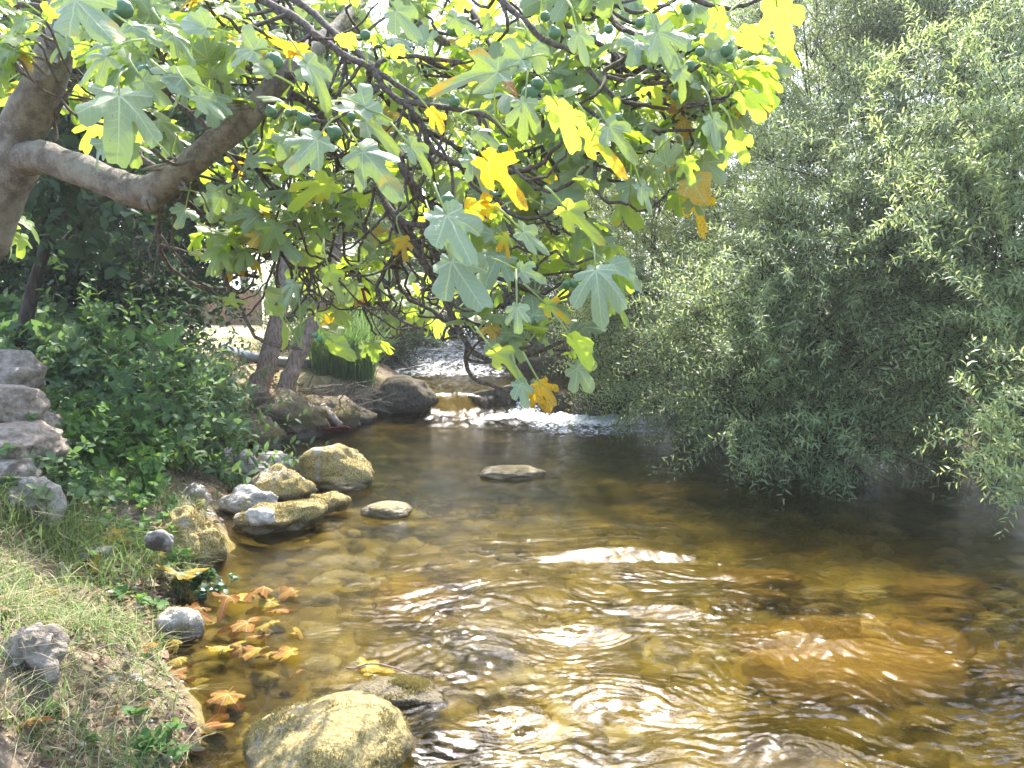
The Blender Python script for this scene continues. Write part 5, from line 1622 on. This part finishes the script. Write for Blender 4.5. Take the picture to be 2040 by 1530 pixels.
bank_bush("nettle_clump", "tall upright nettle like stems rising out of the green shrub", [(170, 350, 5.0, 6.2, 34)], 511, "herb", 0.11, 0.05, (0.8, 1.35), 22, droop=0.08, flat=False, cat="plant")
bank_bush("ivy_trail", "ivy and leaves spilling over the stone heap", [(-20, 120, 3.6, 4.5, 120)], 512, "bramble", 0.055, 0.045, (0.25, 0.6), 18, droop=0.7, cat="plant")
bank_bush("herb_patch", "patch of soft green herbs between the white stones and the domed mossy rock", [(400, 545, 5.7, 6.6, 150)], 505, "herb", 0.055, 0.045, (0.08, 0.17), 9, droop=0.3, cat="plant")
bank_bush("herb_patch", "bright leafy undergrowth on the bank near the mossy slope", [(420, 520, 6.9, 8.2, 130)], 506, "herb", 0.06, 0.03, (0.15, 0.4), 16, droop=0.35, cat="plant")
bank_bush("nettle_clump", "low green plants around the grey stone on the bank slope", [(150, 340, 3.7, 4.5, 60)], 507, "herb", 0.055, 0.042, (0.08, 0.2), 8, cat="plant")
# compound leaves hanging before the lawn
lm, sm, = MB(), MB()
r = np.random.default_rng(77)
sp = [((300, 570, 6.6), (500, 660, 6.4)), ((330, 590, 6.7), (470, 690, 6.5)), ((300, 600, 6.6), (420, 700, 6.4)), ((280, 560, 6.8), (440, 620, 6.6)), ((320, 640, 6.3), (450, 740, 6.2)), ((250, 540, 6.8), (380, 560, 6.7)),
      ((340, 680, 6.2), (470, 780, 6.1)), ((330, 560, 6.6), (500, 610, 6.6)), ((300, 650, 6.4), (400, 760, 6.2)), ((350, 700, 6.3), (480, 830, 6.2))]
O = np.array([at(*a) for a, b in sp])
E = np.array([at(*b) for a, b in sp])
v = E - O
shoots(lm, sm, O, nrm(v + np.array([0, 0, 0.30])), np.linalg.norm(v, axis=1), 26, 0.30, 0.125, 0.036, spread=1.0, fw=0.35, tpl=LANCE, flat=True, r=r, bend=0.03)
ab = G3(-3.1, 6.7)
stems(sm, ab, list(O), 0.02, 0.006, r, 0.03, 0.2)
ar = empty("ash_sapling", ab, "sapling with long feathery compound leaves hanging in front of the dry lawn", "tree")
lm.build("foliage", M["bramble"], ar)
sm.build("stem", M["stem_green"], ar)
lm = MB()
for (px, py, d, s) in ((255, 655, 5.3, 0.10), (285, 655, 5.3, 0.11), (310, 668, 5.2, 0.12), (340, 655, 5.2, 0.14), (310, 645, 5.3, 0.1), (365, 650, 5.3, 0.08)):
    put_leaves(lm, np.array([at(px, py, d)]), np.array([[0.3, -0.4, -0.9]]) + r.normal(0, 0.3, (1, 3)), np.array([[0.1, -0.7, 0.6]]), np.array([s]), np.array([s * 0.75]), OVATE, np.array([0.8]))
sm = MB()
C = catmull([G3(-2.6, 5.35), at(300, 800, 5.3), at(305, 700, 5.3), at(340, 645, 5.25)], 6)
V, Fs = tube(C, np.linspace(0.006, 0.003, len(C)), 5)
sm.add(V, Fs)
for q in ((255, 655, 5.3), (285, 655, 5.3), (310, 668, 5.2), (365, 650, 5.3)):
    V, Fs = tube(np.array([C[-6], (C[-6] + at(*q)) / 2 + np.array([0, 0, 0.03]), at(*q)]), 0.0025, 5)
    sm.add(V, Fs)
vr = empty("vine", G3(-2.6, 5.35), "vine shoot with a few large pale lime leaves at the top of the green shrub", "plant")
lm.build("foliage", M["herb"], vr)
sm.build("stem", M["stem_green"], vr)
# ivy by the large yellow leaf, little plant in the foreground
for (px, py, n, leaf, ll, lw, L, nm, lb, sd, nl) in (
        (405, 1182, 16, "ivy", 0.055, 0.05, (0.06, 0.16), "ivy", "glossy dark ivy sprig beside the big yellow leaf at the water", 601, 6),
        (292, 1490, 9, "herb", 0.055, 0.04, (0.05, 0.14), "seedling", "small fresh green seedling at the bottom edge left of the large boulder", 602, 6),
        (285, 1215, 12, "herb", 0.05, 0.04, (0.05, 0.15), "sprout", "leafy green sprout behind the smooth sandy stone", 603, 6),
        (60, 1440, 6, "herb", 0.05, 0.04, (0.03, 0.07), "sprout", "flat green rosette in the dry grass at the left edge", 604, 5)):
    g = ground_at(px, py)
    r = np.random.default_rng(sd)
    root = empty(nm, g, lb, "plant")
    O = g + r.normal(0, 1, (n, 3)) * np.array([0.05, 0.05, 0])
    O[:, 2] = np.maximum(height(O[:, 0], O[:, 1]), 0) - 0.005
    lm, sm = MB(), MB()
    shoots(lm, sm, O, nrm(r.normal(0, 0.45, (n, 3)) + np.array([0, 0, 1.0])), r.uniform(L[0], L[1], n), nl, 0.3, ll, lw, tpl=OVATE, r=r, stem=0.002, bare=0.5)
    lm.build("foliage", M[leaf], root)
    sm.build("stem", M["stem_green"], root)


def blades(mb, O, H, W, r, lean=0.5, dry=0.15, dirb=None):
    n = len(O)
    d = nrm(r.normal(0, 1, (n, 3)) * np.array([1, 1, 0]) + 1e-6)
    if dirb is not None:
        d = nrm(d + np.asarray(dirb))
    s = np.stack([-d[:, 1], d[:, 0], np.zeros(n)], 1)
    ln = r.uniform(0.1, lean * 1.6, n)
    ks = np.array([0, 0.35, 0.7, 1.0])
    wk = np.array([1.0, 0.85, 0.55, 0.05])
    pts = O[:, None, :] + np.array([0, 0, 1.0]) * (H[:, None] * (ks - ln[:, None] * 0.35 * ks ** 2.5))[..., None] + d[:, None, :] * (H * ln)[:, None, None] * (ks ** 2)[None, :, None]
    ww = (W[:, None] * wk[None])[..., None] * s[:, None, :]
    V = np.stack([pts - ww, pts + ww], 2).reshape(-1, 3)
    i = (np.arange(n) * 8)[:, None] + np.arange(3)[None] * 2
    Fq = np.stack([i, i + 1, i + 3, i + 2], -1).reshape(-1, 4)
    rn = r.uniform(0, 0.94, n)
    rn[r.random(n) < dry] = 0.99
    mb.add(V, Fq, rnd=np.repeat(rn, 8))


# tall grass by the far bank
r = np.random.default_rng(88)
n = 900
O = np.stack([at(r.uniform(620, 745), 745, r.uniform(9.7, 10.6)) for _ in range(n)])
O[:, 2] = height(O[:, 0], O[:, 1])
m = MB()
blades(m, O, r.uniform(0.5, 1.15, n), r.uniform(0.005, 0.010, n), r, 0.7, 0.03, (0.3, -0.5, 0))
tag(m.build("tall_grass", M["bramble"], None, origin=tuple(O.mean(0))), "tall arching tuft of green grass under the dark bush by the upper stream", "grass tuft")
# roots and bare twigs under the bank by the trunks
m = MB()
for i in range(26):
    x0, y0 = r.uniform(610, 720), r.uniform(770, 830)
    d = r.uniform(8.7, 9.6)
    C = catmull([at(x0, y0, d), at(x0 + r.normal(20, 25), y0 - r.uniform(5, 25), d - 0.1), at(x0 + r.normal(35, 40), y0 - r.uniform(-10, 45), d - 0.2)], 5)
    V, Fs = tube(C, np.linspace(0.010, 0.003, len(C)) * r.uniform(0.5, 1.4), 5, 0.1)
    m.add(V, Fs)
g = ground_at(640, 800)
tag(m.build("brushwood", M["drift_wood"], None, origin=tuple(g)), "tangle of bare grey twigs at the foot of the leaning trunks", "brushwood")
m = MB()
for i in range(120):
    x0 = r.uniform(575, 690)
    C = catmull([plane_at(x0, 858 - (x0 - 600) * 0.10, 0.07), plane_at(x0 + r.normal(4, 6), 862 - (x0 - 600) * 0.10, 0.03), plane_at(x0 + r.normal(6, 12), 868 - (x0 - 600) * 0.10, -0.02)], 4)
    V, Fs = tube(C, np.linspace(0.008, 0.004, len(C)), 5, 0.1)
    m.add(V, Fs)
tag(m.build("root_mat", M["red_root"], None, origin=tuple(plane_at(630, 862, 0.0))), "fringe of dark red roots trailing in the water below the leaning trunks", "roots")
# twiggy mass beside the riffle
m = MB()
for i in range(90):
    x0, y0 = r.uniform(700, 800), r.uniform(680, 780)
    d = r.uniform(11.5, 13.0)
    C = catmull([at(x0 - 40, y0 - 60, d), at(x0, y0 - 20, d), at(x0 + r.uniform(20, 60), y0 + r.normal(-15, 25), d - 0.2)], 5)
    V, Fs = tube(C, np.linspace(0.009, 0.003, len(C)) * r.uniform(0.5, 1.3), 4)
    m.add(V, Fs)
g = ground_at(720, 770)
tag(m.build("brushwood", M["dark_bark"], None, origin=tuple(g)), "dark overhanging brushwood left of the bright riffle", "brushwood")

# ------------------------------------------------------------------ grass, litter, gravel on the near bank
r = np.random.default_rng(99)


def bank_pts(n, px0, px1, d0, d1, dens=None, smin=0.03):
    d = r.uniform(d0, d1, n * 3)
    px = r.uniform(px0, px1, n * 3)
    x = (px - 1020) / F * d
    ok = (xl(d) - x) > smin
    if dens is not None:
        ok &= r.random(len(x)) < dens(x, d)
    x, d = x[ok][:n], d[ok][:n]
    return np.stack([x, d, height(x, d)], 1)


m = MB()
O = bank_pts(2500, -80, 430, 1.9, 3.9, lambda x, y: np.clip(0.25 + 0.9 * vnoise(x * 3, y * 3, 1.0) + 0.5 * sstep(-1.3, -2.0, x), 0.03, 1))
blades(m, O, r.uniform(0.03, 0.13, len(O)), r.uniform(0.0009, 0.0034, len(O)), r, 1.3, 0.22)
O = bank_pts(4200, -80, 300, 2.0, 3.7, lambda x, y: np.clip(0.2 + 1.2 * vnoise(x * 2.2, y * 2.2, 4.0), 0, 1))
blades(m, O, r.uniform(0.08, 0.24, len(O)), r.uniform(0.0012, 0.0028, len(O)), r, 1.3, 0.15)
O = bank_pts(1300, -80, 420, 1.85, 2.9, lambda x, y: np.clip(0.5 + 0.9 * vnoise(x * 5, y * 5, 21.0), 0.05, 1))
blades(m, O, r.uniform(0.04, 0.15, len(O)), r.uniform(0.0009, 0.002, len(O)), r, 1.6, 0.5)
O = bank_pts(1500, 100, 430, 3.6, 5.4, lambda x, y: np.clip(0.2 + 1.0 * vnoise(x * 3, y * 3, 6.0), 0, 1))
blades(m, O, r.uniform(0.03, 0.12, len(O)), r.uniform(0.0015, 0.003, len(O)), r, 0.9, 0.3)
O = bank_pts(4500, 380, 760, 8.8, 15.0, lambda x, y: np.clip(0.3 + 0.9 * vnoise(x * 1.3, y * 1.3, 6.0), 0.05, 1), 0.5)
blades(m, O, r.uniform(0.03, 0.10, len(O)), r.uniform(0.003, 0.006, len(O)), r, 0.9, 0.8)
tag(m.build("grass", M["grass"]), "thin green and dry grass growing on the left bank", "grass", kind="stuff")

m = MB()
for (n, a, b, d0, d1, s0, s1) in ((5200, -80, 560, 1.8, 3.6, 0.008, 0.036), (500, -80, 520, 1.8, 3.6, 0.03, 0.065), (1500, 60, 470, 3.4, 6.4, 0.015, 0.05), (700, 420, 700, 7.0, 9.8, 0.03, 0.07), (900, 380, 640, 9.0, 14.0, 0.03, 0.08)):
    O = bank_pts(n, a, b, d0, d1, lambda x, y: np.clip(0.5 + 0.9 * vnoise(x * 2.5, y * 2.5, 9.0), 0.05, 1), 0.0)
    k = len(O)
    L = r.uniform(s0, s1, k)
    O[:, 2] += 0.004
    put_leaves(m, O, nrm(r.normal(0, 1, (k, 3)) * np.array([1, 1, 0.3])), np.array([0, 0, 1.0]) + r.normal(0, 0.45, (k, 3)), L, L * r.uniform(0.15, 0.75, k), OVATE, r.uniform(0, 1, k))
tag(m.build("leaf_litter", M["litter"]), "brown dry leaf litter scattered over the left bank", "leaf litter", kind="stuff")
m = MB()
O = bank_pts(1100, -60, 520, 1.9, 5.0, lambda x, y: np.clip(0.3 + 0.9 * vnoise(x * 2.5, y * 2.5, 3.0), 0.02, 1), 0.0)
for p in O:
    L = r.uniform(0.04, 0.16)
    a = r.uniform(0, 6.28)
    q = p + np.array([math.cos(a) * L, math.sin(a) * L, 0])
    q[2] = max(height(q[0], q[1]), p[2] - 0.04)
    mid = (p + q) / 2 + np.array([r.normal(0, 0.01), r.normal(0, 0.01), 0.012])
    V, Fs = tube(catmull([p, mid, q], 3), r.uniform(0.0007, 0.0022), 4)
    m.add(V, Fs)
tag(m.build("twig_litter", M["drift_wood"]), "thin dry twigs and straw scattered on the bank", "twigs", kind="stuff")
m = MB()
v3, f3 = ICO[3]
O = bank_pts(170, -40, 520, 1.9, 5.2, lambda x, y: np.clip(0.2 + 1.0 * vnoise(x * 2.0, y * 2.0, 13.0), 0.02, 1), -0.03)
vs, fs = v3[:], f3
for p in O:
    s = r.uniform(0.006, 0.022) * np.array([1, r.uniform(0.6, 1), r.uniform(0.4, 0.8)])
    o = r.uniform(-40, 40, 3)
    k = 1 + 0.25 * vnoise(vs[:, 0] * 1.4 + o[0], vs[:, 1] * 1.4 + o[1], vs[:, 2] * 1.4 + o[2])
    m.add(vs * k[:, None] * s + p, fs, wl=1.0, moss=-0.1)
tag(m.build("gravel", M["rock_half"]), "small pale pebbles among the litter on the bank", "gravel", kind="stuff")

# ------------------------------------------------------------------ fallen fig leaves, each one its own
FALL = [  # px, py, width px, age, lift, tilt, label, category
    (365, 1190, 115, 0.58, 0.05, 0.9, "large bright yellow fig leaf with upturned lobes leaning on the ivy"),
    (228, 1098, 60, 0.62, 0.03, 0.5, "yellow fallen leaf lying above the grey flat topped stone"),
    (200, 1148, 50, 0.66, 0.03, 0.9, "curled yellow leaf standing in the grass below the grey flat topped stone"),
    (314, 1130, 42, 0.62, 0.02, 0.5, "small yellow leaf on the bank at the foot of the mossy slope"),
    (110, 1200, 44, 0.74, 0.03, 0.9, "brown yellow curled leaf in the grass near the left edge"),
    (62, 1030, 55, 0.86, 0.06, 0.7, "crumpled tan leaf on the tall pale rock of the stone heap"),
    (412, 998, 36, 0.98, 0.03, 0.8, "curled red brown leaf beside the grey hump of stone"),
    (400, 1018, 34, 0.40, 0.02, 0.6, "olive green leaf hanging below the curled red brown one"),
    (470, 1196, 95, 0.58, 0.012, 0.2, "yellow floating leaf nearest the ivy"),
    (525, 1208, 90, 0.62, 0.010, 0.2, "yellow brown floating leaf at the outer end of the raft of leaves"),
    (560, 1212, 80, 0.84, 0.004, 0.1, "dark brown floating leaf trailing past the outermost yellow one"),
    (470, 1248, 120, 0.84, 0.012, 0.2, "large wet brown leaf in the middle of the floating raft"),
    (415, 1250, 40, 0.56, 0.018, 0.3, "small lemon yellow leaf against the smooth sandy stone"),
    (530, 1276, 70, 0.64, 0.02, 0.5, "orange yellow leaf with a raised edge at the right of the raft"),
    (566, 1306, 85, 0.72, 0.008, 0.25, "amber leaf floating alone farthest from the bank"),
    (450, 1288, 105, 0.46, 0.008, 0.1, "long pale yellow green leaf lying flat on the water"),
    (360, 1322, 66, 0.57, 0.015, 0.3, "vivid yellow leaf at the grassy water's edge"),
    (295, 1308, 60, 0.80, 0.02, 0.4, "rust brown leaf at the edge left of the vivid yellow one"),
    (345, 1356, 110, 0.80, -0.01, 0.1, "long orange brown leaf just under water below the vivid yellow one"),
    (445, 1400, 120, 0.78, -0.02, 0.1, "broad orange leaf under the shallow water beside the large boulder"),
    (420, 1440, 130, 0.74, 0.0, 0.15, "bright orange leaf at the muddy corner beside the large boulder"),
    (225, 1442, 40, 0.74, 0.02, 0.7, "olive brown leaf on the litter left of the large boulder"),
    (285, 1430, 42, 0.95, 0.02, 0.7, "curled copper brown leaf on the litter near the orange leaves"),
    (70, 1470, 80, 0.95, 0.03, 0.5, "long dry brown curled leaf at the bottom left"),
    (755, 1330, 130, 0.48, 0.012, 0.1, "thin yellow green leaf caught behind the low flat slab"),
    (595, 1358, 34, 0.98, 0.03, 0.8, "dark brown curled leaf leaning on the large boulder"),
    (610, 1080, 14, 0.60, 0.004, 0.0, "tiny yellow leaf drifting alone on the calm water")]
rr_ = np.random.default_rng(64)
for i in range(13):
    FALL.append((rr_.uniform(330, 600), rr_.uniform(1190, 1330), rr_.uniform(34, 80), rr_.uniform(0.6, 1.0), rr_.uniform(-0.02, 0.012), rr_.uniform(0.05, 0.9), "sodden brown leaf half sunk among the floating raft of leaves"))
for i, (px, py, w, age, lift, tilt, lb) in enumerate(FALL):
    g = ground_at(px, py)
    if lift < 0 or (g[0] > xl(g[1]) - 0.02):
        g = plane_at(px, py, 0.0)
    g = g + np.array([0, 0, abs(lift) + 0.004 if lift >= 0 else 0.012])
    d = (g - CAM) @ FWD
    size = w * d / F * (0.54 if lift < 0.021 else 0.62)
    mb = MB()
    r = np.random.default_rng(700 + i)
    age = min(1.0, age + 0.12) if lift < 0.021 else age
    a = r.uniform(0, 6.28)
    D = nrm(np.array([math.cos(a), math.sin(a) * 0.7, tilt * r.uniform(-0.1, 0.35)]))
    N = nrm(np.array([r.normal(0, 0.6 * tilt), r.normal(-0.25 * tilt, 0.6 * tilt), 1.0]))
    v, f3_, f4_ = FT[[0, 3, 7, 2, 8, 4][i % 6]]
    S = np.cross(D, nrm(N - D * (N @ D)))
    N = nrm(N - D * (N @ D))
    zz_ = v[:, 2:3] * (0.8 if tilt < 0.3 else 1.4) + (tilt * 0.35 * (v[:, 0:1] ** 2) if tilt > 0.4 else 0)
    P = size * (v[:, :1] * S + (v[:, 1:2] - 0.35) * D + zz_ * N)
    P[:, 2] -= min(P[:, 2].min() + lift * 0.5, 0) * (1 if tilt > 0.3 else 0.0)
    uv = np.stack([v[:, 0], v[:, 1], np.zeros(len(v))], 1)
    mb.add(P + g, [f3_, f4_], luv=uv, rnd=r.random(), age=age, thick=1.0)  # same setting here keeps light from glowing through the blade
    put_petiole(mb, [g + P[0], g + P[0] - D * size * 0.25 + np.array([0, 0, 0.004]), g + P[0] - D * size * 0.5], 0.0016, 0.0012, age)
    tag(mb.build("fallen_leaf", M["fallen_leaf"], None, origin=tuple(g)), lb, "leaf", "sodden leaves in the raft" if lb.startswith("sodden") else "fallen fig leaves")
# twig across the slab and the dead twig on the mossy rock
C = catmull([at(690, 1338, 2.95), at(740, 1322, 2.92), at(800, 1335, 2.9), at(870, 1365, 2.9), at(925, 1392, 2.9)], 6)
C[:, 2] = np.maximum(C[:, 2], 0.01)
V, Fs = tube(C, np.linspace(0.0035, 0.0015, len(C)), 6, 0.1)
m = MB()
m.add(V, Fs)
V, Fs = tube(np.array([at(705, 1322, 2.95), at(720, 1332, 2.94), at(735, 1340, 2.93)]), 0.002, 5)
m.add(V, Fs)
tag(m.build("twig", M["trunk_bark"], None, origin=tuple(C[0])), "long thin brown twig arching over the low flat slab into the water", "twig")
m = MB()
for q in ([(618, 1016, 5.5), (619, 1000, 5.5), (617, 985, 5.5)], [(619, 1004, 5.5), (630, 992, 5.48), (634, 974, 5.46)], [(618, 1002, 5.5), (608, 994, 5.5), (604, 988, 5.52)]):
    V, Fs = tube(catmull([at(*s) for s in q], 4), np.linspace(0.008, 0.003, 9), 6, 0.2)
    m.add(V, Fs)
tag(m.build("twig", M["dark_bark"], None, origin=tuple(at(618, 1016, 5.5))), "short forked dead twig standing between two mossy rocks", "twig")

# ------------------------------------------------------------------ the hazy air against the sun
vh = NT("haze")
pv = vh.n("VolumePrincipled")
pv.inputs["Color"].default_value = (0.95, 0.97, 1.0, 1)
pv.inputs["Density"].default_value = 0.0023
pv.inputs["Anisotropy"].default_value = 0.5
vh.l(pv.outputs[0], vh.out.inputs["Volume"])
hv, hf = local_box(-320, 320, -75, 630, -2.0, 19.0)
tag(link("haze", mesh_data("haze", hv, hf, None, False, vh.m)), "thin sunlit haze in the air over the stream", "haze", kind="stuff")
